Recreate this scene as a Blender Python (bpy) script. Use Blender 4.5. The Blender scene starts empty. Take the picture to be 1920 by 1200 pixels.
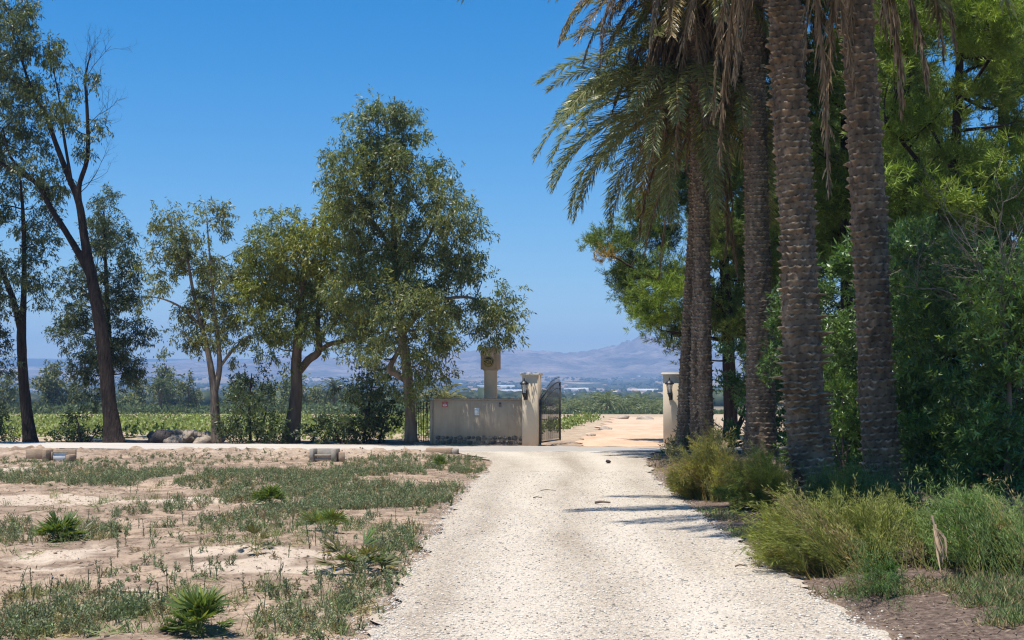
import bpy, math
import numpy as np
from mathutils import Vector

SC = bpy.context.scene
COL = SC.collection
R = math.radians
F = 2400.0                      # focal length in pixels of the 1920 px wide frame
CAMZ = 1.65
PITCH = math.atan(140.0 / F)
cp, sp = math.cos(PITCH), math.sin(PITCH)

def rs(seed): return np.random.RandomState(seed)
def nrm(a): return a / np.maximum(np.linalg.norm(a, axis=-1, keepdims=True), 1e-9)

def at(px, py, Y):
    """point of the place at distance Y seen in direction (px, py)"""
    x = (px - 960.0) / F; u = (600.0 - py) / F
    d = np.array([x, cp - u * sp, sp + u * cp])
    return np.array([0, 0, CAMZ]) + d * (Y / d[1])

def gnd(px, py):
    x = (px - 960.0) / F; u = (600.0 - py) / F
    d = np.array([x, cp - u * sp, sp + u * cp])
    t = CAMZ / -d[2]
    return d[0] * t, d[1] * t

# ------------------------------------------------------------------ noise
_lat = rs(7).rand(256, 256)
def vnoise(x, y):
    xi = np.floor(x).astype(int); yi = np.floor(y).astype(int)
    fx = x - xi; fy = y - yi
    fx = fx * fx * (3 - 2 * fx); fy = fy * fy * (3 - 2 * fy)
    a = _lat[xi & 255, yi & 255]; b = _lat[(xi + 1) & 255, yi & 255]
    c = _lat[xi & 255, (yi + 1) & 255]; d = _lat[(xi + 1) & 255, (yi + 1) & 255]
    return (a * (1 - fx) + b * fx) * (1 - fy) + (c * (1 - fx) + d * fx) * fy
def fbm(x, y, o=4):
    s = 0; a = 1; t = 0
    for k in range(o):
        s = s + a * vnoise(x * 2 ** k + 17.3 * k, y * 2 ** k + 5.1 * k); t += a; a *= .5
    return s / t
def sstep(a, b, x):
    t = np.clip((x - a) / (b - a), 0, 1); return t * t * (3 - 2 * t)

# ------------------------------------------------------------------ layout of the ground
_LY = [2, 8.6, 11.65, 17.2, 23.3, 28, 31.5, 34, 36, 40]
_LX = [-.95, -.95, -.97, -.93, -.78, -.5, -.55, -.85, -1.5, -3.2]
_RY = [2, 8.6, 11.3, 18.9, 24.75, 30.5, 34.5, 37.7, 40]
_RX = [2.5, 2.5, 2.45, 2.6, 2.78, 3.24, 3.7, 4.2, 4.6]
def road_l(y): return np.interp(y, _LY, _LX)
def road_r(y): return np.interp(y, _RY, _RX)
def pave_n(x): return 37.27 - .148 * x
def pave_f(x): return 41.16 - .188 * x

def hgt(x, y):
    x = np.asarray(x, float); y = np.asarray(y, float)
    dl = road_l(y) - x; dr = x - road_r(y)
    dd = np.where(y < 38.5, np.maximum(dl, dr), 9.)
    m = sstep(.05, 1.2, dd)
    pn = np.maximum(pave_n(x) - y, y - pave_f(x))
    m = m * sstep(.05, 1.0, pn)
    near = 1 - sstep(80, 110, y)
    tl = np.interp(y, [40, 46, 55, 66, 86, 95], [1.9, 2.55, 3.5, 4.6, 6.7, 7.6]); trr = np.interp(y, [40, 86, 95], [4.7, 10.4, 11.4])
    m = m * np.where((y > 40) & (y < 95), sstep(-.3, .9, np.maximum(tl - x, x - trr)), 1.)
    rel = (fbm(x * .35, y * .35, 3) - .5) * .22 + (fbm(x * 1.7 + 9, y * 1.7, 3) - .5) * .10 + (fbm(x * 6, y * 6 + 3, 2) - .5) * .045
    rel += .07 * sstep(.3, 2.2, dr) * (y < 40)
    rel -= .05 * sstep(1, 3.5, dl)
    # rough clods along the paved road on the left lot
    clod = np.exp(-((pn - 1.2) / .9) ** 2) * (y < pave_n(x)) * (x < 0)
    rel += clod * (np.abs(fbm(x * 3.3, y * 3.3, 3) - .5) * .5 + .02)
    z = rel * m * near - .012 * (1 - m)
    z = z - 2.2 * sstep(95, 235, y)
    far = np.clip((y - 900) / 3100, 0, 1.9)
    z = z + 62 * (.3 * far ** 1.2 + .7 * far ** 2) + sstep(300, 1500, y) * (fbm(x * .004, y * .004, 3) - .5) * 9
    return z

# ------------------------------------------------------------------ mesh helpers
class MB:
    def __init__(s): s.v = []; s.f = []; s.c = []; s.n = 0
    def add(s, V, Fs, col=None):
        V = np.asarray(V, float)
        s.v.append(V)
        for f in (Fs if isinstance(Fs, (list, tuple)) else [Fs]):
            if len(f): s.f.append(np.asarray(f, int) + s.n)
        if col is None: col = np.ones((len(V), 3))
        col = np.asarray(col, float)
        if col.ndim == 1: col = np.tile(col, (len(V), 1))
        s.c.append(col); s.n += len(V)
    def mesh(s, name, mat, smooth=False):
        V = np.concatenate(s.v); C = np.concatenate(s.c)
        me = bpy.data.meshes.new(name)
        me.vertices.add(len(V)); me.vertices.foreach_set('co', V.ravel().astype(np.float32))
        idx = np.concatenate([f.ravel() for f in s.f]); tot = np.concatenate([np.full(len(f), f.shape[1]) for f in s.f])
        me.loops.add(len(idx)); me.loops.foreach_set('vertex_index', idx.astype(np.int32))
        me.polygons.add(len(tot))
        me.polygons.foreach_set('loop_start', np.concatenate([[0], np.cumsum(tot)[:-1]]).astype(np.int32))
        me.polygons.foreach_set('loop_total', tot.astype(np.int32))
        if smooth: me.polygons.foreach_set('use_smooth', np.ones(len(tot), bool))
        a = me.color_attributes.new('tint', 'FLOAT_COLOR', 'POINT')
        a.data.foreach_set('color', np.c_[C, np.ones(len(C))].ravel().astype(np.float32))
        me.update(calc_edges=True); me.validate()
        if mat: me.materials.append(mat)
        return me
    def build(s, name, mat, parent=None, smooth=False, loc=None):
        o = bpy.data.objects.new(name, s.mesh(name, mat, smooth)); COL.objects.link(o)
        if parent is not None: o.parent = parent
        if loc is not None: o.location = loc
        return o

def tag(o, label=None, cat=None, group=None, kind=None):
    if label: o['label'] = label
    if cat: o['category'] = cat
    if group: o['group'] = group
    if kind: o['kind'] = kind
    return o
def thing(name, label, cat, loc=(0, 0, 0), rz=0, group=None):
    o = bpy.data.objects.new(name, None); COL.objects.link(o)
    o.empty_display_size = .2
    o.location = tuple(float(v) for v in loc); o.rotation_euler = (0, 0, rz)
    return tag(o, label, cat, group)
def part(name, me, parent, loc=(0, 0, 0), rot=(0, 0, 0), sc=1.0):
    o = bpy.data.objects.new(name, me); COL.objects.link(o); o.parent = parent
    o.location = loc; o.rotation_euler = rot; o.scale = (sc, sc, sc) if np.isscalar(sc) else sc
    return o

def spline(P, n):
    P = np.asarray(P, float); m = len(P)
    if m < 3:
        t = np.linspace(0, m - 1, n); return np.stack([np.interp(t, range(m), P[:, k]) for k in range(P.shape[1])], 1)
    Q = np.vstack([2 * P[0] - P[1], P, 2 * P[-1] - P[-2]])
    t = np.linspace(0, m - 1, n); i = np.minimum(t.astype(int), m - 2); f = (t - i)[:, None]
    p0, p1, p2, p3 = Q[i], Q[i + 1], Q[i + 2], Q[i + 3]
    return .5 * (2 * p1 + (p2 - p0) * f + (2 * p0 - 5 * p1 + 4 * p2 - p3) * f ** 2 + (3 * p1 - p0 - 3 * p2 + p3) * f ** 3)

def frames(P):
    T = nrm(np.gradient(P, axis=0)); ref = np.array([1., 0, 0]) if abs(T[0][0]) < .8 else np.array([0, 0, 1.])
    X = np.zeros_like(P); x = nrm(ref - T[0] * ref.dot(T[0]))
    for k in range(len(P)):
        x = nrm(x - T[k] * x.dot(T[k])); X[k] = x
    return T, X, np.cross(T, X)
def tube(mb, P, r, segs=8, col=None, cap=False, rough=0, rng=None):
    P = np.asarray(P, float); n = len(P); r = np.broadcast_to(np.asarray(r, float), (n,))
    T, X, Y = frames(P); a = np.linspace(0, 2 * np.pi, segs, endpoint=False)
    rr = r[:, None] * np.ones((1, segs))
    if rough:
        rr = rr * (1 + rough * (rng.rand(n, segs) - .5) + rough * 1.2 * np.sin(a * 3 + rng.rand() * 6)[None, :] * np.linspace(1, .4, n)[:, None])
    V = P[:, None, :] + rr[..., None] * (np.cos(a)[None, :, None] * X[:, None, :] + np.sin(a)[None, :, None] * Y[:, None, :])
    V = V.reshape(-1, 3)
    i = np.arange(n - 1)[:, None] * segs; j = np.arange(segs)[None, :]; j2 = (j + 1) % segs
    q = np.stack([i + j, i + j2, i + segs + j2, i + segs + j], -1).reshape(-1, 4)
    fs = [q]
    if cap: fs.append(np.arange(segs)[None, ::-1]); fs.append((n - 1) * segs + np.arange(segs)[None, :])
    mb.add(V, fs, col)
def sticks(mb, A, B, ra, rb, col=None):
    """many thin three-sided twigs at once"""
    A = np.asarray(A); B = np.asarray(B); n = len(A)
    if not n: return
    T = nrm(B - A); ref = np.where(np.abs(T[:, 2:3]) < .9, [[0, 0, 1.]], [[1., 0, 0]])
    X = nrm(np.cross(T, ref)); Y = np.cross(T, X)
    V = []
    for P, r in ((A, ra), (B, rb)):
        r = np.broadcast_to(np.asarray(r, float), (n,))[:, None]
        for k in range(3):
            t = k * 2 * np.pi / 3; V.append(P + r * (math.cos(t) * X + math.sin(t) * Y))
    V = np.stack(V, 1).reshape(-1, 3); b = np.arange(n)[:, None] * 6
    q = np.concatenate([b + np.array([[k, (k + 1) % 3, 3 + (k + 1) % 3, 3 + k]]) for k in range(3)])
    if col is not None and np.asarray(col).ndim == 2: col = np.repeat(col, 6, 0)
    mb.add(V, q, col)
def leaves(mb, P, D, L, W, col, rng, mid=.42, fold=None):
    n = len(P); L = np.broadcast_to(L, (n,))[:, None]; W = np.broadcast_to(W, (n,))[:, None]
    D = nrm(D); S = nrm(np.cross(D, rng.randn(n, 3)) if fold is None else np.cross(D, fold))
    V = np.stack([P, P + D * L * mid + S * W / 2, P + D * L, P + D * L * mid - S * W / 2], 1).reshape(-1, 3)
    mb.add(V, np.arange(n * 4).reshape(-1, 4), np.repeat(np.broadcast_to(col, (n, 3)), 4, 0))
def box(mb, c, s, rz=0, col=None, taper=1.0, bev=0.0):
    hx, hy, hz = s[0] / 2, s[1] / 2, s[2] / 2
    pr = []
    b = min(bev, hx * .5, hy * .5, hz * .5)
    if b > 0:
        lv = [(-hz, b), (-hz + b, 0), (hz - b, 0), (hz, b)]
    else:
        lv = [(-hz, 0), (hz, 0)]
    V = []
    for z, ins in lv:
        k = 1 + (taper - 1) * (z + hz) / (2 * hz)
        x, y = (hx - ins) * k, (hy - ins) * k; q = b * .7
        ring = [(-x + q, -y), (x - q, -y), (x, -y + q), (x, y - q), (x - q, y), (-x + q, y), (-x, y - q), (-x, -y + q)] if b > 0 else [(-x, -y), (x, -y), (x, y), (-x, y)]
        V += [(p[0], p[1], z) for p in ring]
    V = np.array(V); m = len(V) // len(lv)
    c_, s_ = math.cos(rz), math.sin(rz)
    V = np.c_[V[:, 0] * c_ - V[:, 1] * s_, V[:, 0] * s_ + V[:, 1] * c_, V[:, 2]] + np.asarray(c)
    q = []
    for l in range(len(lv) - 1):
        for k in range(m): q.append([l * m + k, l * m + (k + 1) % m, (l + 1) * m + (k + 1) % m, (l + 1) * m + k])
    mb.add(V, [np.array(q), np.arange(m)[None, ::-1], (len(lv) - 1) * m + np.arange(m)[None, :]], col)
def lathe(mb, prof, c=(0, 0, 0), segs=16, col=None):
    prof = np.array(prof, float); a = np.linspace(0, 2 * np.pi, segs, endpoint=False); n = len(prof)
    V = np.stack([prof[:, None, 0] * np.cos(a), prof[:, None, 0] * np.sin(a), prof[:, None, 1] * np.ones((1, segs))], -1).reshape(-1, 3) + np.asarray(c)
    i = np.arange(n - 1)[:, None] * segs; j = np.arange(segs)[None, :]; j2 = (j + 1) % segs
    mb.add(V, np.stack([i + j, i + j2, i + segs + j2, i + segs + j], -1).reshape(-1, 4), col)
_t = (1 + 5 ** .5) / 2
ICO = nrm(np.array([[-1, _t, 0], [1, _t, 0], [-1, -_t, 0], [1, -_t, 0], [0, -1, _t], [0, 1, _t], [0, -1, -_t], [0, 1, -_t], [_t, 0, -1], [_t, 0, 1], [-_t, 0, -1], [-_t, 0, 1]], float))
ICF = np.array([[0, 11, 5], [0, 5, 1], [0, 1, 7], [0, 7, 10], [0, 10, 11], [1, 5, 9], [5, 11, 4], [11, 10, 2], [10, 7, 6], [7, 1, 8], [3, 9, 4], [3, 4, 2], [3, 2, 6], [3, 6, 8], [3, 8, 9], [4, 9, 5], [2, 4, 11], [6, 2, 10], [8, 6, 7], [9, 8, 1]])
def stones(mb, P, r, rng, col, flat=.6, jit=.35):
    n = len(P); V = ICO[None] * (1 + jit * (rng.rand(n, 12, 1) - .5)) * np.asarray(r).reshape(-1, 1, 1)
    V = V * np.stack([.8 + .5 * rng.rand(n), .8 + .5 * rng.rand(n), flat * (.7 + .6 * rng.rand(n))], -1)[:, None, :]
    a = rng.rand(n) * 6.28; c, s = np.cos(a)[:, None], np.sin(a)[:, None]
    V = np.stack([V[..., 0] * c - V[..., 1] * s, V[..., 0] * s + V[..., 1] * c, V[..., 2] + .25 * V[..., 0] * (rng.rand(n, 1) - .5)], -1) + np.asarray(P)[:, None, :]
    mb.add(V.reshape(-1, 3), (np.arange(n)[:, None, None] * 12 + ICF[None]).reshape(-1, 3), np.repeat(np.broadcast_to(col, (n, 3)), 12, 0))

# ------------------------------------------------------------------ materials
def mat(name):
    m = bpy.data.materials.new(name); m.use_nodes = True
    nt = m.node_tree; b = nt.nodes['Principled BSDF']
    return m, nt, b
def nd(nt, t, **kw):
    n = nt.nodes.new(t)
    for k, v in kw.items():
        if k in n.inputs: n.inputs[k].default_value = v
        else: setattr(n, k, v)
    return n
def ramp(nt, fac, stops):
    r = nt.nodes.new('ShaderNodeValToRGB'); e = r.color_ramp.elements
    while len(e) < len(stops): e.new(.5)
    for k, (p, c) in enumerate(stops): e[k].position = p; e[k].color = tuple(c) + (1,) if len(c) == 3 else c
    nt.links.new(fac, r.inputs[0]); return r.outputs[0]
def mix(nt, fac, a, b, mode='MIX'):
    n = nt.nodes.new('ShaderNodeMix'); n.data_type = 'RGBA'; n.blend_type = mode
    for s, v in ((n.inputs[0], fac), (n.inputs[6], a), (n.inputs[7], b)):
        if isinstance(v, bpy.types.NodeSocket): nt.links.new(v, s)
        elif np.isscalar(v): s.default_value = v
        else: s.default_value = tuple(v) + (1,) if len(v) == 3 else v
    return n.outputs[2]
def pos(nt): return nt.nodes.new('ShaderNodeNewGeometry').outputs['Position']
def noise(nt, vec, scale, detail=4, rough=.55, dim=None):
    n = nd(nt, 'ShaderNodeTexNoise', Scale=scale, Detail=detail, Roughness=rough)
    if vec is not None: nt.links.new(vec, n.inputs['Vector'])
    return n.outputs[0]
def voro(nt, vec, scale, out='Distance', feature='F1'):
    n = nd(nt, 'ShaderNodeTexVoronoi', Scale=scale); n.feature = feature
    nt.links.new(vec, n.inputs['Vector']); return n.outputs[out]
def mapping(nt, vec, sc):
    n = nd(nt, 'ShaderNodeMapping', Scale=sc); nt.links.new(vec, n.inputs['Vector']); return n.outputs[0]
def bump(nt, b, h, strength=.5, dist=.02):
    n = nd(nt, 'ShaderNodeBump', Strength=strength, Distance=dist); nt.links.new(h, n.inputs['Height'])
    nt.links.new(n.outputs[0], b.inputs['Normal'])
def attr(nt, name='tint'):
    n = nt.nodes.new('ShaderNodeAttribute'); n.attribute_name = name; return n
def mth(nt, op, a, b=0.0):
    n = nt.nodes.new('ShaderNodeMath'); n.operation = op
    for s, v in zip(n.inputs, (a, b)):
        if isinstance(v, bpy.types.NodeSocket): nt.links.new(v, s)
        else: s.default_value = v
    return n.outputs[0]

def leaf_mat(name, trans=.3, rough=.5, spec=.35, tcol=(1.15, 1.25, .6)):
    m, nt, b = mat(name); a = attr(nt).outputs['Color']
    nt.links.new(a, b.inputs['Base Color']); b.inputs['Roughness'].default_value = rough
    b.inputs['Specular IOR Level'].default_value = spec
    if trans:
        t = nt.nodes.new('ShaderNodeBsdfTranslucent'); nt.links.new(mix(nt, 1.0, a, tcol, 'MULTIPLY'), t.inputs[0])
        ms = nd(nt, 'ShaderNodeMixShader', Fac=trans)
        nt.links.new(b.outputs[0], ms.inputs[1]); nt.links.new(t.outputs[0], ms.inputs[2])
        nt.links.new(ms.outputs[0], nt.nodes['Material Output'].inputs[0])
    return m
def rough_mat(name, c1, c2, scale=3, bs=.4, bscale=30, stretch=(1, 1, 1), rough=.85, bd=.02, tinted=False, spec=.2, detail=5):
    m, nt, b = mat(name); tc = nt.nodes.new('ShaderNodeTexCoord').outputs['Object']
    v = mapping(nt, tc, stretch)
    c = ramp(nt, noise(nt, v, scale, detail, .65), [(.3, c1), (.7, c2)])
    if tinted: c = mix(nt, 1.0, c, attr(nt).outputs['Color'], 'MULTIPLY')
    nt.links.new(c, b.inputs['Base Color'])
    bump(nt, b, noise(nt, v, bscale, 4, .6), bs, bd)
    b.inputs['Roughness'].default_value = rough; b.inputs['Specular IOR Level'].default_value = spec
    return m
def plain(name, c, rough=.5, metal=0, spec=.4):
    m, nt, b = mat(name); b.inputs['Base Color'].default_value = tuple(c) + (1,)
    b.inputs['Roughness'].default_value = rough; b.inputs['Metallic'].default_value = metal; b.inputs['Specular IOR Level'].default_value = spec
    return m

M = {}
M['euc_leaf'] = leaf_mat('eucalyptus_leaf', .38, .42, .45)
M['pine_leaf'] = leaf_mat('pine_needles', .27, .55, .3, (1.1, 1.2, .7))
M['ole_leaf'] = leaf_mat('oleander_leaf', .32, .38, .5)
M['palm_leaf'] = leaf_mat('palm_leaf', .3, .4, .45)
M['dead_leaf'] = leaf_mat('dead_palm_leaf', .15, .75, .15, (1.1, .95, .7))
M['weed'] = leaf_mat('weed_leaf', .2, .6, .25)
M['plume'] = leaf_mat('plume_leaf', .4, .55, .25)
M['crop'] = leaf_mat('crop_leaf', .3, .5, .3)
M['farleaf'] = leaf_mat('far_leaf', .2, .6, .2)
M['bark_dark'] = rough_mat('dark_bark', (.014, .010, .009), (.068, .048, .038), 9, 1.0, 22, (1, 1, .18), bd=.09)
M['bark_brown'] = rough_mat('brown_bark', (.06, .042, .03), (.20, .14, .10), 5, .8, 14, (1, 1, .2), bd=.04)
M['bark_pale'] = rough_mat('pale_bark', (.085, .062, .045), (.29, .22, .165), 4, .8, 12, (1, 1, .25), bd=.03)
M['twig_grey'] = rough_mat('grey_twigs', (.14, .115, .09), (.26, .22, .18), 4)
M['palm_trunk'] = rough_mat('palm_trunk_bark', (.65, .62, .6), (1.3, 1.26, 1.2), 9, .6, 45, (1, 1, .6), tinted=True, rough=.9, bd=.015)
M['render'] = rough_mat('pillar_render', (.60, .49, .355), (.68, .565, .42), 1.6, .15, 60, bd=.006)
M['coping'] = rough_mat('coping_stone', (.47, .43, .36), (.56, .52, .45), 4, .2, 40, bd=.006)
M['black_metal'] = plain('black_painted_iron', (.012, .012, .014), .45, 0, .5)
M['iron'] = rough_mat('grey_iron', (.03, .03, .035), (.06, .055, .05), 5, .1, 40, rough=.5, spec=.5)
M['rust'] = rough_mat('rusty_post', (.035, .025, .02), (.07, .05, .04), 8, .3, 40)
M['conc_old'] = rough_mat('old_concrete', (.27, .19, .125), (.40, .30, .215), 3, .5, 25, bd=.02)
M['conc_grey'] = rough_mat('grey_concrete', (.24, .205, .165), (.37, .33, .28), 4, .4, 25, bd=.015)
M['rock'] = rough_mat('field_rock', (.24, .19, .145), (.50, .41, .32), 2.2, .9, 9, bd=.05)
M['rock_dark'] = rough_mat('dark_field_rock', (.06, .05, .048), (.14, .115, .10), 2.2, .9, 9, bd=.05)
M['stone_base'] = rough_mat('base_stones', (.10, .09, .075), (.24, .21, .17), 5, .6, 20, tinted=True)
M['white_paint'] = plain('white_panel', (.68, .70, .70), .45)
M['red_paint'] = plain('red_panel', (.42, .04, .035), .45)
M['grey_paint'] = plain('grey_panel', (.16, .14, .14), .5)
M['gold'] = plain('gold_lettering', (.52, .42, .16), .4, .5)
M['disc'] = plain('dark_olive_disc', (.09, .085, .045), .5)
M['wood'] = rough_mat('dry_wood', (.10, .065, .045), (.20, .14, .10), 8, .5, 30)
m, nt, b = mat('lantern_glass'); b.inputs['Base Color'].default_value = (.85, .87, .88, 1); b.inputs['Roughness'].default_value = .25
b.inputs['Transmission Weight'].default_value = .55; M['glass'] = m

def wall_mat():
    m, nt, b = mat('weathered_wall_render'); tc = nt.nodes.new('ShaderNodeTexCoord').outputs['Object']
    c = ramp(nt, noise(nt, tc, 1.1, 5, .6), [(.3, (.37, .29, .21)), (.7, (.48, .39, .285))])
    st = ramp(nt, noise(nt, mapping(nt, tc, (3, 3, .35)), 2.2, 4, .6), [(.45, (1, 1, 1)), (.72, (.78, .75, .70))])
    c = mix(nt, .7, c, st, 'MULTIPLY'); nt.links.new(c, b.inputs['Base Color'])
    bump(nt, b, noise(nt, tc, 40, 4, .6), .2, .008); b.inputs['Roughness'].default_value = .9
    return m
M['wall'] = wall_mat()

def ground_mat():
    m, nt, b = mat('dry_soil'); p = pos(nt); z = nt.nodes.new('ShaderNodeSeparateColor'); nt.links.new(attr(nt).outputs['Color'], z.inputs[0])
    litter, field, pale = z.outputs
    n1 = noise(nt, p, .55, 6, .62); n2 = noise(nt, p, 3.2, 6, .7); n3 = noise(nt, p, 16, 4, .7); n4 = noise(nt, p, 55, 3, .6)
    c = ramp(nt, n1, [(.32, (.225, .165, .12)), (.47, (.355, .262, .188)), (.62, (.455, .337, .24))])
    c = mix(nt, mth(nt, 'MULTIPLY', ramp(nt, n2, [(.42, (1, 1, 1)), (.54, (0, 0, 0))]), .8), c, (.185, .128, .09))
    c = mix(nt, .55, c, ramp(nt, n3, [(.3, (.5, .46, .44)), (.5, (1, 1, 1)), (.72, (1.22, 1.2, 1.18))]), 'MULTIPLY')
    sp_ = ramp(nt, voro(nt, p, 19), [(.05, (1, 1, 1)), (.2, (0, 0, 0))])
    c = mix(nt, mth(nt, 'MULTIPLY', sp_, .35), c, (.09, .068, .05))
    pl = ramp(nt, n3, [(.3, (.46, .36, .27)), (.7, (.60, .49, .38))])
    c = mix(nt, pale, c, pl)
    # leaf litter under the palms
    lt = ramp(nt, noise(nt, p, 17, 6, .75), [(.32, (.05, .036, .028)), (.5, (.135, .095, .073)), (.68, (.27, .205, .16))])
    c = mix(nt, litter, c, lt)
    fs = ramp(nt, noise(nt, p, 1.5, 5, .7), [(.35, (.33, .245, .165)), (.65, (.50, .385, .27))])
    c = mix(nt, field, c, fs)
    # far plain: fields and scrub
    sep = nt.nodes.new('ShaderNodeSeparateXYZ'); nt.links.new(p, sep.inputs[0])
    fv = voro(nt, mapping(nt, p, (.006, .0016, 0)), 1, 'Color')
    fc = ramp(nt, mth(nt, 'ADD', mth(nt, 'MULTIPLY', nd2(nt, fv), .5), mth(nt, 'MULTIPLY', noise(nt, mapping(nt, p, (1, .35, 0)), .03, 5, .7), .5)), [(.3, (.035, .045, .025)), (.5, (.09, .085, .05)), (.62, (.24, .185, .125)), (.75, (.34, .27, .19))])
    mr = nd(nt, 'ShaderNodeMapRange'); nt.links.new(sep.outputs[1], mr.inputs[0]); mr.inputs[1].default_value = 230; mr.inputs[2].default_value = 420
    c = mix(nt, mr.outputs[0], c, fc)
    nt.links.new(c, b.inputs['Base Color']); b.inputs['Roughness'].default_value = .95; b.inputs['Specular IOR Level'].default_value = .1
    h = mth(nt, 'ADD', mth(nt, 'MULTIPLY', n3, .7), mth(nt, 'ADD', mth(nt, 'MULTIPLY', n4, .35), mth(nt, 'MULTIPLY', n2, .9)))
    bump(nt, b, h, .9, .05)
    return m
def nd2(nt, col):
    s = nt.nodes.new('ShaderNodeSeparateColor'); nt.links.new(col, s.inputs[0]); return s.outputs[0]
M['ground'] = ground_mat()

def gravel_mat():
    m, nt, b = mat('crushed_limestone'); p = pos(nt); p2 = p
    cell = nd2(nt, voro(nt, p2, 62, 'Color')); d = voro(nt, p2, 62); cell2 = nd2(nt, voro(nt, p2, 130, 'Color'))
    c = ramp(nt, cell, [(.0, (.20, .165, .13)), (.10, (.38, .325, .26)), (.35, (.52, .455, .37)), (.75, (.60, .535, .445)), (1, (.67, .615, .53))])
    c = mix(nt, .55, c, ramp(nt, cell2, [(0, (.62, .58, .54)), (.3, (.93, .9, .87)), (1, (1.1, 1.1, 1.1))]), 'MULTIPLY')
    c = mix(nt, .35, c, ramp(nt, d, [(.2, (1.05, 1.05, 1.05)), (.62, (.45, .42, .38))]), 'MULTIPLY')
    bands = noise(nt, mapping(nt, p, (1.5, .10, 0)), 1.1, 4, .6)
    c = mix(nt, .8, c, ramp(nt, bands, [(.34, (.86, .83, .79)), (.5, (1, .985, .96)), (.66, (1.07, 1.06, 1.05))]), 'MULTIPLY')
    sc_ = nt.nodes.new('ShaderNodeSeparateColor'); nt.links.new(attr(nt).outputs['Color'], sc_.inputs[0])
    c = mix(nt, mth(nt, 'MULTIPLY', sc_.outputs[1], .8), c, mix(nt, .35, (.60, .53, .43), c, 'MIX'))
    c = mix(nt, mth(nt, 'MULTIPLY', sc_.outputs[2], .8), c, (.74, .71, .68), 'MULTIPLY')
    c = mix(nt, sc_.outputs[0], c, (.40, .30, .215))
    nt.links.new(c, b.inputs['Base Color']); b.inputs['Roughness'].default_value = .9; b.inputs['Specular IOR Level'].default_value = .2
    h = mth(nt, 'SUBTRACT', mth(nt, 'ADD', mth(nt, 'MULTIPLY', cell, .5), noise(nt, p, 60, 3, .6)), mth(nt, 'MULTIPLY', d, .9))
    bump(nt, b, h, .6, .012)
    return m
M['gravel'] = gravel_mat()
M['pebble'] = rough_mat('pebble', (.8, .8, .8), (1.1, 1.1, 1.1), 30, .4, 80, tinted=True, rough=.9)
def track_mat():
    m, nt, b = mat('orange_sand'); p = pos(nt)
    c = ramp(nt, noise(nt, mapping(nt, p, (1, .3, 0)), .9, 6, .65), [(.3, (.44, .285, .175)), (.5, (.54, .365, .235)), (.72, (.60, .44, .315))])
    nt.links.new(c, b.inputs['Base Color']); b.inputs['Roughness'].default_value = .95
    bump(nt, b, noise(nt, p, 9, 5, .7), .6, .04); return m
M['track'] = track_mat()
def paved_mat():
    m, nt, b = mat('dusty_asphalt'); p = pos(nt); s = nt.nodes.new('ShaderNodeSeparateXYZ'); nt.links.new(p, s.inputs[0])
    c = ramp(nt, noise(nt, mapping(nt, p, (.25, 1, 0)), 1.3, 6, .65), [(.3, (.40, .355, .30)), (.6, (.50, .45, .385))])
    c = mix(nt, .5, c, ramp(nt, noise(nt, p, 40, 3, .6), [(.3, (.8, .8, .8)), (.7, (1.1, 1.1, 1.1))]), 'MULTIPLY')
    mr = nd(nt, 'ShaderNodeMapRange'); nt.links.new(s.outputs[0], mr.inputs[0]); mr.inputs[1].default_value = -4; mr.inputs[2].default_value = 0
    c = mix(nt, mth(nt, 'MULTIPLY', mr.outputs[0], .65), c, (.27, .245, .215))
    nt.links.new(c, b.inputs['Base Color']); b.inputs['Roughness'].default_value = .85
    bump(nt, b, noise(nt, p, 50, 3, .6), .4, .01); return m
M['paved'] = paved_mat()
def mountain_mat():
    m, nt, b = mat('dry_mountain'); p = pos(nt)
    c = ramp(nt, noise(nt, p, .006, 8, .68), [(.36, (.075, .075, .065)), (.5, (.19, .155, .13)), (.64, (.34, .265, .225))])
    c = mix(nt, .6, c, ramp(nt, noise(nt, p, .04, 5, .75), [(.35, (.45, .48, .42)), (.6, (1.15, 1.1, 1.05))]), 'MULTIPLY')
    nt.links.new(c, b.inputs['Base Color']); b.inputs['Roughness'].default_value = 1
    bump(nt, b, noise(nt, p, .03, 6, .7), .7, 18); return m
M['mountain'] = mountain_mat()

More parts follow.
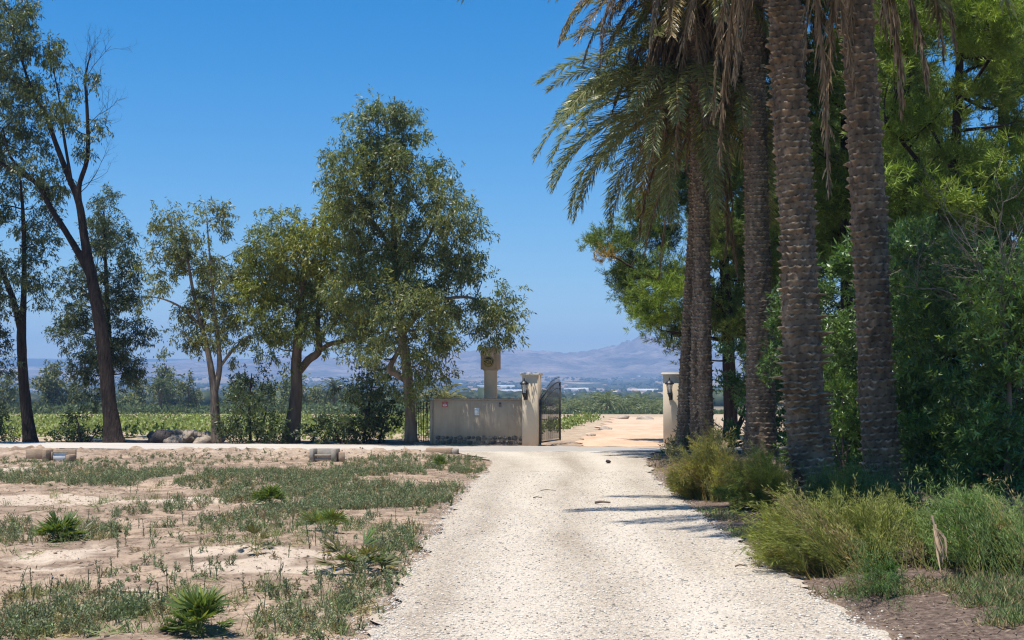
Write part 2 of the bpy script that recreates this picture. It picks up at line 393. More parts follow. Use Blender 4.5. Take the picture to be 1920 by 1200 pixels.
# ------------------------------------------------------------------ the ground sheet
def ground():
    gx = np.geomspace(60, 5200, 22)[1:]; xs = np.concatenate([-gx[::-1], np.linspace(-60, -15, 46)[:-1], np.linspace(-15, 12, 220), np.linspace(12, 60, 40)[1:], gx])
    ys = np.concatenate([np.linspace(-30, 6, 14)[:-1], np.linspace(6, 46, 330), np.linspace(46, 110, 70)[1:], np.linspace(110, 600, 60)[1:], np.geomspace(600, 7200, 70)[1:]])
    X, Y = np.meshgrid(xs, ys); Z = hgt(X, Y)
    dr = X - road_r(Y); n = fbm(X * .8, Y * .8, 3)
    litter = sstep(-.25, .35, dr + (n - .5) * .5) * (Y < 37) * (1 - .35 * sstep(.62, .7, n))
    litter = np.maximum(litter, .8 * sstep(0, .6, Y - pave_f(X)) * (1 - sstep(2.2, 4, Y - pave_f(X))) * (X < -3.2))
    field = sstep(44, 48, Y) * 1.0
    pale = np.zeros_like(X)
    for (px, py, rx, ry) in [(130, 1032, 95, 14), (90, 1058, 70, 7), (470, 1065, 170, 14), (420, 1040, 90, 6), (90, 932, 180, 12), (330, 930, 140, 7), (300, 1120, 90, 8), (560, 1045, 90, 10), (30, 880, 60, 6), (520, 1150, 90, 10)]:
        x0, y0 = gnd(px, py); x1, _ = gnd(px + rx, py); _, ya = gnd(px, py - ry); _, yb = gnd(px, py + ry)
        d = ((X - x0) / (x1 - x0)) ** 2 + ((Y - y0) / ((ya - yb) / 2)) ** 2 + (fbm(X * 2.5, Y * 2.5, 3) - .5) * 2.2
        pale = np.maximum(pale, .9 * (1 - sstep(.55, 1.0, d)))
    # pale dry clods beside the paved road and along the driveway edge
    pn = pave_n(X) - Y
    pale = np.maximum(pale, .45 * (1 - sstep(1.5, 4.5, pn)) * (pn > 0) * sstep(.4, .6, fbm(X * 1.3, Y * 1.3, 3)))
    pale = pale * (1 - sstep(43, 46, Y)) * (1 - sstep(0, .3, dr))
    mb = MB(); nx, ny = len(xs), len(ys)
    i = np.arange(ny - 1)[:, None] * nx; j = np.arange(nx - 1)[None, :]
    q = np.stack([i + j, i + j + 1, i + nx + j + 1, i + nx + j], -1).reshape(-1, 4)
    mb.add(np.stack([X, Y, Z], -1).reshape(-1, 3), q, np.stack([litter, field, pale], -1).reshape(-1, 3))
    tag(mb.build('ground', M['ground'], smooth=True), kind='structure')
ground()

def sheet(name, rows, m, z, nx=24, relief=.0, col=None):
    """rows: (y or point pair) list of left/right points; a strip of ground laid as its own sheet"""
    L = np.array([r[0] for r in rows], float); Rr = np.array([r[1] for r in rows], float)
    t = np.linspace(0, 1, nx)[None, :, None]
    P = L[:, None, :] * (1 - t) + Rr[:, None, :] * t; X, Y = P[..., 0], P[..., 1]
    tt = np.broadcast_to(t[..., 0], X.shape); edge = np.minimum(tt, 1 - tt)
    Z = z(X, Y) if callable(z) else np.full_like(X, z)
    Z = Z + relief * (fbm(X * 2.2, Y * 1.1, 3) - .5)
    n, mcol = X.shape
    i = np.arange(n - 1)[:, None] * mcol; j = np.arange(mcol - 1)[None, :]
    q = np.stack([i + j, i + j + 1, i + mcol + j + 1, i + mcol + j], -1).reshape(-1, 4)
    mb = MB(); C = np.zeros(X.shape + (3,))
    C[..., 0] = col(X, Y, tt) if col else 0
    if name == 'driveway':   # compacted wheel tracks and loose ridges between them
        wob_ = (fbm(X * .2 + 3, Y * .35, 3) - .5) * .25; nz = fbm(X * 1.6, Y * .5, 3)
        C[..., 1] = np.clip((np.exp(-((tt + wob_ - .30) / .09) ** 2) + np.exp(-((tt + wob_ - .70) / .09) ** 2)) * (.3 + 1.3 * (nz - .2)), 0, 1)
        C[..., 2] = np.clip((np.exp(-((tt + wob_ - .49) / .06) ** 2) + np.exp(-((tt + wob_ - .12) / .06) ** 2) + .7 * np.exp(-((tt + wob_ - .88) / .06) ** 2)) * (.2 + 1.6 * (nz - .3)), 0, 1)
    mb.add(np.stack([X, Y, Z], -1).reshape(-1, 3), q, C.reshape(-1, 3))
    return tag(mb.build(name, m, smooth=True), kind='structure')

ys = np.linspace(3.0, 37.6, 330)
jl = (fbm(ys * 1.7, ys * 0 + 3, 4) - .5) * .35 + (vnoise(ys * 9, ys * 0 + 1) - .5) * .10
jr = (fbm(ys * 1.7, ys * 0 + 8, 4) - .5) * .30 + (vnoise(ys * 9, ys * 0 + 6) - .5) * .10
rows = []
for k, y in enumerate(ys):
    yl = min(y, 37.9); yr = min(y, 36.9)
    rows.append(((road_l(y) + jl[k], y + max(0, (y - 36.5)) * .25), (road_r(y) + jr[k], y - max(0, y - 36.3) * .55)))
sheet('driveway', rows, M['gravel'], 0.014, 60, .022, lambda X, Y, t: np.clip(.25 - np.minimum(t, (1 - t) * 1.6) * 9 + (fbm(X * 4, Y * 4, 3) - .5) * 2.2, 0, .55) * (1 - sstep(.03, .10, np.minimum(t, 1 - t))))
xs_ = np.linspace(-70, 60, 200)
sheet('paved_road', [((x, pave_n(x) + (vnoise(np.array([x * 1.3]), np.array([2.])) [0] - .5) * .25), (x, pave_f(x))) for x in xs_][::-1], M['paved'], 0.014, 10, .012)
tr = []
for py, xl, xr in [(838.5, 1070, 1238), (825, 1092, 1240), (812, 1112, 1240), (800, 1128, 1240), (792, 1140, 1240), (786, 1148, 1238), (782.5, 1150, 1236)]:
    tr.append((gnd(xl, py), gnd(xr + 12, py)))
tr = [tuple(map(tuple, (a, b_))) for a, b_ in zip(spline([t[0] for t in tr], 90), spline([t[1] for t in tr], 90))]
tr = [((a[0] + (fbm(np.array([a[1] * .9]), np.array([3.]), 4)[0] - .5) * 1.5, a[1]), (b_[0] + (fbm(np.array([a[1] * .8]), np.array([9.]), 4)[0] - .3) * 1.2, b_[1])) for a, b_ in tr]
sheet('dirt_track', tr, M['track'], lambda X, Y: .022 - 2.2 * sstep(95, 235, Y), 16, .03)

# mountains
def mountains():
    prof = np.array([(-1200, 716), (-200, 715), (100, 708), (250, 698), (340, 688), (385, 674), (430, 687), (500, 676), (560, 670), (640, 674), (700, 682), (780, 678), (850, 664), (900, 659), (960, 662), (1000, 661), (1050, 664), (1100, 660), (1140, 655), (1170, 648), (1190, 638), (1203, 633), (1215, 639), (1240, 646), (1290, 658), (1400, 672), (1700, 690), (2200, 700), (3200, 712)])
    YC = 5000.; px = np.linspace(-1150, 3100, 700); v = np.linspace(0, 1, 90)
    PX, Vv = np.meshgrid(px, v)
    Y = 3700 + Vv * 2300; X = (PX - 960) / F * YC
    crest = CAMZ + (740 - np.interp(PX, prof[:, 0], prof[:, 1])) / F * YC
    base = hgt(X, Y); yc = (YC - 3700) / 2300
    sh = np.where(Vv < yc, (Vv / yc) ** 1.25, 1 - .6 * (Vv - yc) / (1 - yc))
    rid = 1 - np.abs(2 * fbm(X * .0042, Y * .0035, 5) - 1); rid2 = 1 - np.abs(2 * fbm(X * .014 + 5, Y * .009, 4) - 1)
    amp = np.maximum(crest - base, 5)
    gate = np.clip(Vv / yc, 0, 1) * (1 - .70 * np.exp(-((Vv - yc) / .05) ** 2))
    Z = base - 3 + (crest - base) * sh + amp * gate * ((rid - .72) * 1.0 + (rid2 - .72) * .5)
    Z = np.where(Vv < .02, base - 8, Z)
    mb = MB(); n, mc = X.shape
    i = np.arange(n - 1)[:, None] * mc; j = np.arange(mc - 1)[None, :]
    mb.add(np.stack([X, Y, Z], -1).reshape(-1, 3), np.stack([i + j, i + j + 1, i + mc + j + 1, i + mc + j], -1).reshape(-1, 4))
    tag(mb.build('mountains', M['mountain'], smooth=True), kind='structure')
mountains()

# ------------------------------------------------------------------ trees
UP = np.array([0, 0, 1.])
def clumps(blobs, rng, dens, subr, ncl):
    """two-level scatter: blob > clump > cluster; returns cluster centres, outward directions, tint, blob index"""
    C = []; O = []; Tn = []; B = []; SUB = []
    for bi, (c, r, d, tint) in enumerate(blobs):
        ns = max(2, int(dens * d * r[0] * r[2] / (subr * subr)))
        dr = nrm(rng.randn(ns, 3)); rad = rng.rand(ns, 1) ** .42
        sc_ = c + dr * rad * r * np.array([1, 1, 1])
        tn = np.array(tint) * (1 + .35 * (rng.rand(ns, 1) - .5))
        cc = sc_[:, None, :] + rng.randn(ns, ncl, 3) * subr * np.array([.55, .55, .42]) * (.6 + .8 * rng.rand(ns, 1, 1))
        C.append(cc.reshape(-1, 3)); o = nrm((cc - c) / r); O.append(o.reshape(-1, 3))
        Tn.append(np.repeat(tn, ncl, 0)); B += [bi] * (ns * ncl); SUB.append((sc_, bi))
    return np.concatenate(C), np.concatenate(O), np.concatenate(Tn), np.array(B), SUB

def euc_cloud(mb, C, O, Tn, rng, nl, L, W, droop, base):
    T = nrm(O * .45 + rng.randn(len(C), 3) * .4 - UP * droop * .6)
    Cr = np.repeat(C, nl, 0); Tr = np.repeat(T, nl, 0); n = len(Cr)
    P = Cr + Tr * (rng.rand(n, 1) * L * 2.2) + rng.randn(n, 3) * L * .28
    D = nrm(Tr * .4 - UP * droop + rng.randn(n, 3) * .55)
    col = np.array(base) * np.repeat(Tn, nl, 0) * (.65 + .7 * rng.rand(n, 1))
    y = rng.rand(n, 1) < .06; col = np.where(y, col * np.array([2.0, 1.5, .6]), col)
    leaves(mb, P, D, L * (.6 + .7 * rng.rand(n)), W * (.7 + .6 * rng.rand(n)), col, rng)
def needle_cloud(mb, C, O, Tn, rng, nn, L, W, base):
    A = nrm(O * .55 + UP * .55 + rng.randn(len(C), 3) * .45)
    Cr = np.repeat(C, nn, 0); Ar = np.repeat(A, nn, 0); n = len(Cr)
    P = Cr + Ar * (rng.rand(n, 1) - .35) * L * 1.1
    D = nrm(Ar * .75 + rng.randn(n, 3) * .55)
    tt = np.repeat(.8 + .45 * rng.rand(len(C), 1), nn, 0)
    col = np.array(base) * np.repeat(Tn, nn, 0) * tt * (.75 + .5 * rng.rand(n, 1))
    leaves(mb, P, D, L * (.7 + .6 * rng.rand(n)), W, col, rng, .5)
def whorl_cloud(mb, C, O, Tn, rng, nl, L, W, base):
    A = nrm(O * .6 + UP * .5 + rng.randn(len(C), 3) * .45)
    Cr = np.repeat(C, nl, 0); Ar = np.repeat(A, nl, 0); n = len(Cr)
    P = Cr + Ar * (rng.rand(n, 1) - .6) * L * 1.3
    D = nrm(Ar * .7 + rng.randn(n, 3) * .6)
    tt = np.repeat(.7 + .6 * rng.rand(len(C), 1), nl, 0)
    col = np.array(base) * np.repeat(Tn, nl, 0) * tt * (.8 + .4 * rng.rand(n, 1))
    y = rng.rand(n, 1) < .04; col = np.where(y, col * np.array([1.9, 1.5, .7]), col)
    leaves(mb, P, D, L * (.6 + .6 * rng.rand(n)), W * (.7 + .6 * rng.rand(n)), col, rng, .45, fold=Ar + .5 * rng.randn(n, 3))

def bare(mb, p, d, length, r, rng, depth, col=None):
    n = 5; P = [np.array(p, float)]; d = nrm(np.array(d, float))
    for k in range(n):
        d = nrm(d + rng.randn(3) * .16 + UP * .03); P.append(P[-1] + d * length / n)
    tube(mb, P, np.linspace(r, r * .35, n + 1), 5 if r > .008 else 3, col)
    if depth:
        for k in range(4):
            i = rng.randint(1, n + 1); s = nrm(rng.randn(3)); s = nrm(d * .8 + s * .75 + UP * .15)
            bare(mb, P[i], s, length * (.35 + .3 * rng.rand()), r * .5, rng, depth - 1, col)

KIND = {
    'euc':  dict(m='euc_leaf', dens=2.4, subr=.30, ncl=9, nl=17, L=.155, W=.038, droop=.55, base=(.162, .186, .066)),
    'bush': dict(m='euc_leaf', dens=2.4, subr=.24, ncl=8, nl=12, L=.13, W=.045, droop=.1, base=(.07, .095, .042)),
    'pine': dict(m='pine_leaf', dens=3.1, subr=.34, ncl=13, nl=22, L=.18, W=.018, droop=0, base=(.15, .205, .040)),
    'ole':  dict(m='ole_leaf', dens=2.6, subr=.24, ncl=9, nl=12, L=.13, W=.030, droop=0, base=(.125, .20, .055)),
    'far':  dict(m='farleaf', dens=1.7, subr=.75, ncl=8, nl=9, L=.5, W=.26, droop=.2, base=(.135, .155, .06)),
}
def tree(name, label, cat, Y, trunks, blobs, kind='euc', bark='bark_brown', seed=1, group=None, over=None, bares=(), dspread=.8, dbias=0., crown='crown', twig_r=.006, ground_it=True):
    rng = rs(seed); K = dict(KIND[kind]); K.update(over or {})
    px2m = Y / F
    base = at(trunks[0][0][0], trunks[0][0][1], Y); base[2] = float(hgt(base[0], base[1])) - .03
    root = thing(name, label, cat, base, 0, group)
    tb = MB(); nodes = []; nr = []
    for ti, path in enumerate(trunks):
        P = np.array([at(p[0], p[1], Y + (p[3] if len(p) > 3 else 0)) for p in path]); r = np.array([p[2] * px2m for p in path])
        if ti == 0 and ground_it: P[0][2] = base[2] - .06
        n = max(8, len(path) * 5); Q = spline(np.c_[P, r], n)
        rr = Q[:, 3].copy()
        if ti == 0: rr *= 1 + .35 * np.exp(-np.linspace(0, 1, n) * 28)
        tube(tb, Q[:, :3] - base, np.maximum(rr, .004), 14 if rr[0] > .05 else 8, None, True, .10, rng)
        nodes.append(Q[:, :3]); nr.append(rr)
    nodes = np.concatenate(nodes); nr = np.concatenate(nr)
    W = []
    for bl in blobs:
        px, py, rx, ry = bl[:4]; d = bl[4] if len(bl) > 4 else 1.; tint = bl[5] if len(bl) > 5 else (1, 1, 1)
        rdep = .5 * (rx + ry) * px2m
        dy = dbias + (rng.rand() - .5) * 2 * dspread if len(bl) < 7 else bl[6]
        c = at(px, py, Y + dy); W.append((c, np.array([rx * px2m, rdep, ry * px2m]), d, tint))
        # limb from the trunk to this part of the crown
        e = nodes - c; cost = np.linalg.norm(e, axis=1) + 1.2 * np.maximum(e[:, 2] + .2, 0) + (nr < .012) * .5
        k = int(np.argmin(cost)); a = nodes[k]; ln = np.linalg.norm(c - a)
        if ln > .15:
            midp = (a + c) / 2 + rng.randn(3) * .08 * ln - UP * .06 * ln
            r0 = min(nr[k] * .6, .012 + .018 * ln)
            tube(tb, spline([a, midp, c], 8) - base, np.linspace(r0, .008, 8), 6, None, False, .1, rng)
    C, O, Tn, B, SUB = clumps(W, rng, K['dens'], K['subr'], K['ncl'])
    for sc_, bi in SUB:
        c = W[bi][0]; n = len(sc_); ff = .45 + .2 * rng.rand(n, 1)
        mid = c + (sc_ - c) * ff + rng.randn(n, 3) * .06 * W[bi][1].mean() * 2 + UP * .03
        sticks(tb, np.repeat(c[None], n, 0) - base, mid - base, twig_r * 1.3, twig_r * .8); sticks(tb, mid - base, sc_ - base, twig_r * .8, twig_r * .35)
    for (px, py, dx, dz, ln, r, dy) in bares:
        bare(tb, at(px, py, Y + dy) - base, (dx, .2 * rng.randn(), dz), ln, r, rng, 3)
    tb.build('trunk' if cat in ('tree', 'pine', 'palm') else 'stems', M[bark], root, True)
    cb = MB(); C = C - base
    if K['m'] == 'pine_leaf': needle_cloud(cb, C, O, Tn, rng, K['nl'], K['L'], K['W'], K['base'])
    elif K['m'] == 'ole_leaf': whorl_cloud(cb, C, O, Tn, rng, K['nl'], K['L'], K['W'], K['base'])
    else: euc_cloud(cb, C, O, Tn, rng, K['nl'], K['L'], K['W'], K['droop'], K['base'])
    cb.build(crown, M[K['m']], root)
    return root

YEL = (1.3, 1.22, .75); DK = (.75, .8, .9); GR = (.95, 1.0, 1.25); SP = .55
tree('eucalyptus_tree', 'tallest leafy eucalyptus right beside the left end of the entrance wall', 'tree', 43.0,
     [[(770, 832, 11), (768, 760, 9.5), (762, 690, 9), (752, 620, 8), (745, 560, 6.5), (740, 480, 5.5), (735, 380, 4), (726, 270, 2.5), (722, 205, 1.2)],
      [(760, 712, 6), (745, 702, 6.5), (731, 694, 6), (735, 680, 5), (746, 660, 4), (752, 640, 3)],
      [(754, 630, 4, 0), (790, 585, 3.4, -.3), (840, 560, 3, -.6), (890, 560, 2.2, -.9), (930, 590, 1.2, -1)],
      [(742, 520, 4, 0), (800, 450, 3, .3), (830, 370, 1.5, .3)], [(740, 470, 4, 0), (690, 400, 3, -.3), (660, 330, 1.5, -.4)]],
     [(722, 212, 40, 30, 1, GR), (695, 245, 55, 42, 1, GR), (762, 250, 38, 45, 1, GR), (640, 290, 30, 26, .7, GR), (690, 310, 70, 50), (635, 325, 32, 36, .75), (765, 320, 48, 48), (720, 385, 80, 55), (832, 330, 24, 32, .9, GR),
      (825, 395, 55, 50), (655, 395, 50, 45), (870, 415, 40, 38, .8, GR), (700, 470, 75, 55), (790, 480, 80, 60), (862, 490, 42, 50, .9, GR), (690, 540, 65, 48, 1.1, (1.25, 1.2, 1)), (760, 560, 70, 55), (842, 560, 50, 48),
      (715, 610, 50, 42, .7), (800, 625, 42, 45, .75), (665, 605, 30, 40, .5), (822, 655, 30, 45, .6), (795, 695, 30, 40, .5), (780, 740, 18, 30, .35),
      (925, 596, 38, 42, 1.0, (1, 1, 1), -1.0), (940, 560, 26, 28, .8, GR, -1.0), (902, 590, 18, 34, .7, (1, 1, 1), -1.0), (922, 630, 25, 16, 1.0, (1, 1, 1), -1.2), (702, 655, 38, 40, .65), (800, 672, 44, 44, .7), (822, 605, 32, 40, .8), (640, 560, 34, 40, .7), (962, 615, 20, 36, .6, (1, 1, 1), -1.0), (740, 690, 14, 40, .35), (905, 520, 12, 18, .5, GR, -.6)],
     'euc', 'bark_pale', 11, 'eucalyptus trees along the cross road', dict(dens=2.7), dbias=-.9, dspread=1.1)
tree('eucalyptus_tree', 'eucalyptus with yellowish crown and thick dark forked trunk, second left of the entrance wall', 'tree', 44.8,
     [[(546, 832, 17), (551, 790, 14), (557, 730, 11), (556, 685, 10), (560, 620, 7.5), (565, 560, 5.5), (575, 480, 4), (590, 410, 2)],
      [(558, 702, 7), (578, 676, 7.5), (598, 657, 7), (596, 610, 5, .3), (600, 540, 3, .4), (615, 450, 2, .4)],
      [(596, 660, 4, 0), (618, 645, 4.5, -.2), (650, 638, 4, -.4), (675, 625, 2.5, -.4), (690, 605, 1.5, -.4)]],
     [(530, 430, 50, 30), (490, 470, 36, 40), (560, 470, 60, 48, 1, (1.2, 1.1, .9)), (605, 432, 48, 40, 1, YEL), (628, 392, 26, 28, .9, YEL), (500, 530, 52, 48, 1, (1.15, 1.1, .9)), (570, 540, 68, 48), (640, 500, 42, 55, 1, YEL), (478, 565, 28, 36, .8, YEL),
      (530, 595, 55, 38), (610, 585, 50, 38), (652, 560, 34, 45, .9, (1.3, 1.15, .9)), (505, 640, 24, 34, .55), (560, 625, 45, 22, .7), (685, 640, 34, 34, .55), (640, 640, 34, 22, .45), (655, 600, 30, 25, .6), (545, 670, 10, 25, .5), (712, 660, 20, 30, .5), (465, 510, 16, 22, .7)],
     'euc', 'bark_brown', 12, 'eucalyptus trees along the cross road', dict(base=(.17, .195, .050), dens=3.0))
tree('eucalyptus_tree', 'slender open eucalyptus with thin pale forked trunks, just right of the rock pile', 'tree', 45.2,
     [[(408, 831, 9.5), (404, 775, 8.5), (401, 725, 7), (390, 660, 5), (376, 600, 4), (361, 540, 3), (346, 450, 2), (332, 400, 1)],
      [(403, 735, 6), (412, 690, 5), (409, 640, 4), (402, 580, 3), (395, 500, 2), (388, 415, 1)], [(411, 690, 3), (438, 655, 2.5), (470, 628, 1.5)],
      [(380, 615, 2.5), (345, 580, 2.2), (310, 562, 1.6), (280, 556, .8)]],
     [(322, 418, 34, 34, .75), (390, 415, 40, 32, .75), (350, 470, 52, 38, .75), (300, 520, 34, 36, .5), (382, 500, 48, 38, .7), (432, 520, 34, 38, .75), (350, 565, 40, 30, .4), (402, 580, 55, 42, .9), (450, 585, 28, 38, .8), (365, 635, 34, 28, .7), (440, 645, 34, 30, .45), (300, 478, 24, 24, .6), (395, 630, 34, 28, .8), (445, 470, 18, 22, .6), (285, 550, 20, 18, .4), (340, 620, 18, 22, .5)],
     'euc', 'bark_pale', 13, 'eucalyptus trees along the cross road', dict(base=(.16, .172, .06), dens=2.8))
tree('eucalyptus_tree', 'bushy blackish green eucalyptus whose crown hangs low behind the big dark leaning trunk', 'tree', 49.5,
     [[(216, 824, 9), (208, 740, 8), (204, 640, 6), (200, 540, 4), (196, 440, 2), (195, 390, 1)]],
     [(195, 388, 32, 32, .9), (212, 438, 36, 38), (182, 500, 38, 48, 1), (232, 500, 28, 38), (152, 560, 42, 42, .8), (222, 570, 48, 44), (132, 618, 38, 36, .8), (190, 640, 58, 44), (250, 630, 28, 38), (160, 690, 44, 34), (222, 690, 48, 30), (278, 622, 18, 10, .7), (112, 565, 22, 32, .6), (180, 430, 24, 28), (128, 520, 28, 28, .6), (256, 690, 20, 20, .8), (166, 742, 26, 18, .6), (215, 730, 30, 20, .7)],
     'euc', 'bark_dark', 14, 'eucalyptus trees along the cross road', dict(base=(.07, .092, .046)))
tree('eucalyptus_tree', 'very tall leaning eucalyptus with thick dark trunk and bare dry twigs high on its right', 'tree', 44.0,
     [[(214, 831, 17), (209, 790, 14), (203, 740, 12.5), (195, 660, 12), (183, 580, 11), (170, 510, 10), (159, 450, 8), (148, 380, 6.5), (128, 330, 5.5), (105, 270, 4.5), (85, 215, 4), (60, 170, 3), (40, 110, 2.2), (20, 50, 1.2)],
      [(172, 525, 7), (150, 480, 6.5), (120, 430, 5.5), (95, 390, 5), (72, 348, 4.5), (42, 327, 4, .3), (-5, 303, 3, .4)],
      [(152, 400, 5), (148, 350, 4.5), (164, 292, 4), (163, 200, 3), (160, 145, 2), (170, 100, 1)], [(134, 340, 3), (119, 250, 2.5), (112, 190, 1.5), (100, 130, 1)], [(60, 335, 3), (20, 295, 2.5), (5, 240, 1.5)]],
     [(18, 18, 42, 36, .9), (68, 78, 38, 22, .8), (40, 92, 38, 28, .7), (100, 96, 28, 20, .7, (1.3, 1.25, .8)), (20, 150, 34, 40, .6), (70, 155, 42, 30, .75), (115, 118, 22, 18, .7), (98, 200, 42, 32, .7, (1.2, 1.15, .9)), (28, 215, 40, 38, .7), (70, 268, 42, 30, .7), (140, 170, 18, 26, .5), (136, 240, 24, 24, .5), (18, 285, 34, 28, .8), (108, 345, 24, 28, .8), (60, 318, 34, 20, .6), (172, 138, 9, 20, .8), (-30, 100, 50, 80, .8), (-40, 220, 50, 80, .8), (98, 350, 20, 18, .9, YEL), (150, 300, 12, 20, .5), (186, 232, 7, 9, .6), (60, -20, 40, 25, .5)],
     'euc', 'bark_dark', 15, 'eucalyptus trees along the cross road', dict(base=(.105, .128, .055), droop=.7, dens=3.2),
     bares=[(163, 210, .25, .9, 1.9, .018, .1), (160, 150, .35, .8, 1.5, .014, -.2), (164, 280, .6, .5, 1.3, .014, .2), (152, 360, .7, .6, 1.3, .016, 0), (163, 240, .45, .75, 1.6, .016, .3), (150, 180, -.1, 1, 1.4, .012, 0), (164, 180, .5, .8, 1.2, .012, .2), (166, 120, .15, 1, 1.0, .010, 0), (163, 250, .9, .5, 1.0, .012, .1), (150, 350, 1, .35, 1.1, .012, .2), (160, 130, -.2, 1, 1.2, .01, .2)])
tree('eucalyptus_tree', 'thin dark forked eucalyptus at the far left of the tree row', 'tree', 45.6,
     [[(57, 830, 12), (48, 760, 10), (42, 690, 9), (40, 625, 8.5), (44, 560, 5.5), (45, 480, 4.5), (43, 400, 3.5), (37, 330, 1.5)], [(39, 620, 6), (24, 560, 5.5), (4, 512, 5), (-20, 470, 4)]],
     [(28, 345, 38, 32, .8), (70, 378, 30, 26, .7), (28, 425, 42, 38, .7), (78, 450, 26, 32, .8), (60, 505, 40, 34, .8), (8, 490, 28, 38, .6), (20, 555, 26, 24, .4), (86, 410, 18, 22, .6), (62, 560, 32, 18, .4), (-12, 385, 38, 38), (72, 535, 26, 22, .5), (10, 580, 12, 16, .4)],
     'euc', 'bark_dark', 16, 'eucalyptus trees along the cross road', dict(base=(.092, .115, .055)))
tree('eucalyptus_tree', 'dark drooping eucalyptus branch ends reaching in at the left edge', 'tree', 43.2,
     [[(-70, 833, 12), (-62, 740, 10), (-50, 660, 7), (-40, 560, 4), (-38, 480, 2)], [(-52, 670, 4), (-25, 655, 3), (0, 665, 1.5)]],
     [(-2, 655, 16, 30, .8), (-30, 630, 36, 55), (6, 688, 11, 10, .8), (-50, 560, 50, 60), (-45, 480, 45, 50)], 'euc', 'bark_dark', 17, 'eucalyptus trees along the cross road', dict(base=(.05, .07, .04)))

# shrubs under the tree row
tree('roadside_shrub', 'loose tall dark shrub between the slender pale eucalyptus and the thick forked trunk', 'shrub', 44.4, [[(470, 832, 3), (468, 760, 2.5), (472, 700, 1)], [(480, 830, 2), (500, 770, 1.5)], [(455, 830, 2), (440, 780, 1)]],
     [(470, 715, 30, 34, .6), (450, 765, 36, 36, .6), (500, 765, 30, 40, .6), (432, 802, 24, 22, .8), (480, 808, 50, 22, 1), (515, 805, 20, 24, .9), (455, 715, 22, 20, .5)], 'bush', 'bark_dark', 21, 'shrubs under the tree row')
tree('roadside_shrub', 'wide dark shrub between the thick forked trunk and the tallest eucalyptus', 'shrub', 44.0, [[(680, 833, 3), (690, 770, 2.5), (700, 710, 1)], [(640, 833, 2), (625, 800, 1.5)], [(710, 833, 2), (722, 780, 1)]],
     [(690, 725, 46, 36, .75), (612, 805, 42, 22, .9), (682, 770, 56, 36, .8), (722, 790, 24, 40, .9), (660, 806, 60, 26, 1), (706, 712, 34, 24, .6), (650, 722, 18, 20, .5), (590, 812, 20, 16, .8), (735, 760, 12, 40, .5), (640, 780, 20, 20, .6)], 'bush', 'bark_dark', 22, 'shrubs under the tree row')
tree('roadside_shrub', 'low dark shrub between the thin forked tree and the big leaning trunk', 'shrub', 44.6, [[(150, 832, 2), (148, 800, 1.5), (140, 775, .8)], [(165, 832, 2), (180, 812, 1)]],
     [(148, 806, 36, 20, .9), (134, 788, 14, 18, .7), (182, 812, 14, 14, .9), (118, 816, 14, 10, .8)], 'bush', 'bark_dark', 23, 'shrubs under the tree row')
tree('roadside_shrub', 'small dark shrub cut off by the left edge under the tree row', 'shrub', 44.8, [[(-4, 832, 2), (2, 800, 1.5), (4, 775, .8)]],
     [(2, 800, 14, 24, .8), (-15, 795, 20, 30, 1), (10, 815, 9, 10, .7)], 'bush', 'bark_dark', 24, 'shrubs under the tree row')

# ------------------------------------------------------------------ distant trees and palms beyond the field
far_specs = [(14, 703, 30, 'rounded mid green tree beyond the field at the far left', 1.0), (92, 676, 46, 'broad grey green tree beyond the field, between the two leftmost trunks', .95), (152, 722, 34, 'low tree beyond the field behind the low dark shrub', .9),
             (262, 716, 18, 'narrow tree beyond the field just right of the big leaning trunk', .9), (307, 662, 27, 'tall thin eucalyptus beyond the field, rising behind the small round palm', 1.15), (350, 706, 19, 'slim dark tree beyond the field, right of the small round palm', .85),
             (238, 740, 14, 'small pale green tree beyond the field at the foot of the leaning trunk', 1.3), (455, 706, 30, 'green tree beyond the field behind the loose tall shrub', .95), (500, 714, 26, 'olive green tree beyond the field left of the thick forked trunk', 1.15), (548, 694, 34, 'large tree beyond the field right behind the thick forked trunk', 1.15),
             (594, 728, 18, 'small tree beyond the field just right of the thick forked trunk', 1.1), (650, 734, 20, 'low tree beyond the field right of the distant date palm', 1.0), (705, 736, 26, 'low dark tree beyond the field behind the wide dark shrub', .9), (776, 744, 20, 'low tree beyond the field behind the iron fence', .9)]
for k, (px, top, hw, lab, tn) in enumerate(far_specs):
    Yd = 205 + (k * 37 % 30); bs = 776
    h = bs - top; t = (tn, tn, tn); rg = rs(300 + k)
    bl = []
    for q in range(9):
        v = q / 8.; w = hw * (1.0 if v < .55 else 1.15 - v * .75)
        bl.append((px + (rg.rand() - .5) * 1.1 * w, bs - h * (.14 + .76 * v), w * (.45 + .2 * rg.rand()), h * .12 + 2, 1.0, t))
    tree('distant_tree', lab, 'tree', Yd, [[(px, bs, 2.2), (px + rg.randn() * 2, bs - h * .4, 1.6), (px + rg.randn() * 4, bs - h * .8, .6)]], bl, 'far', 'bark_brown', 320 + k, 'trees beyond the field', dspread=1.5, twig_r=.02)

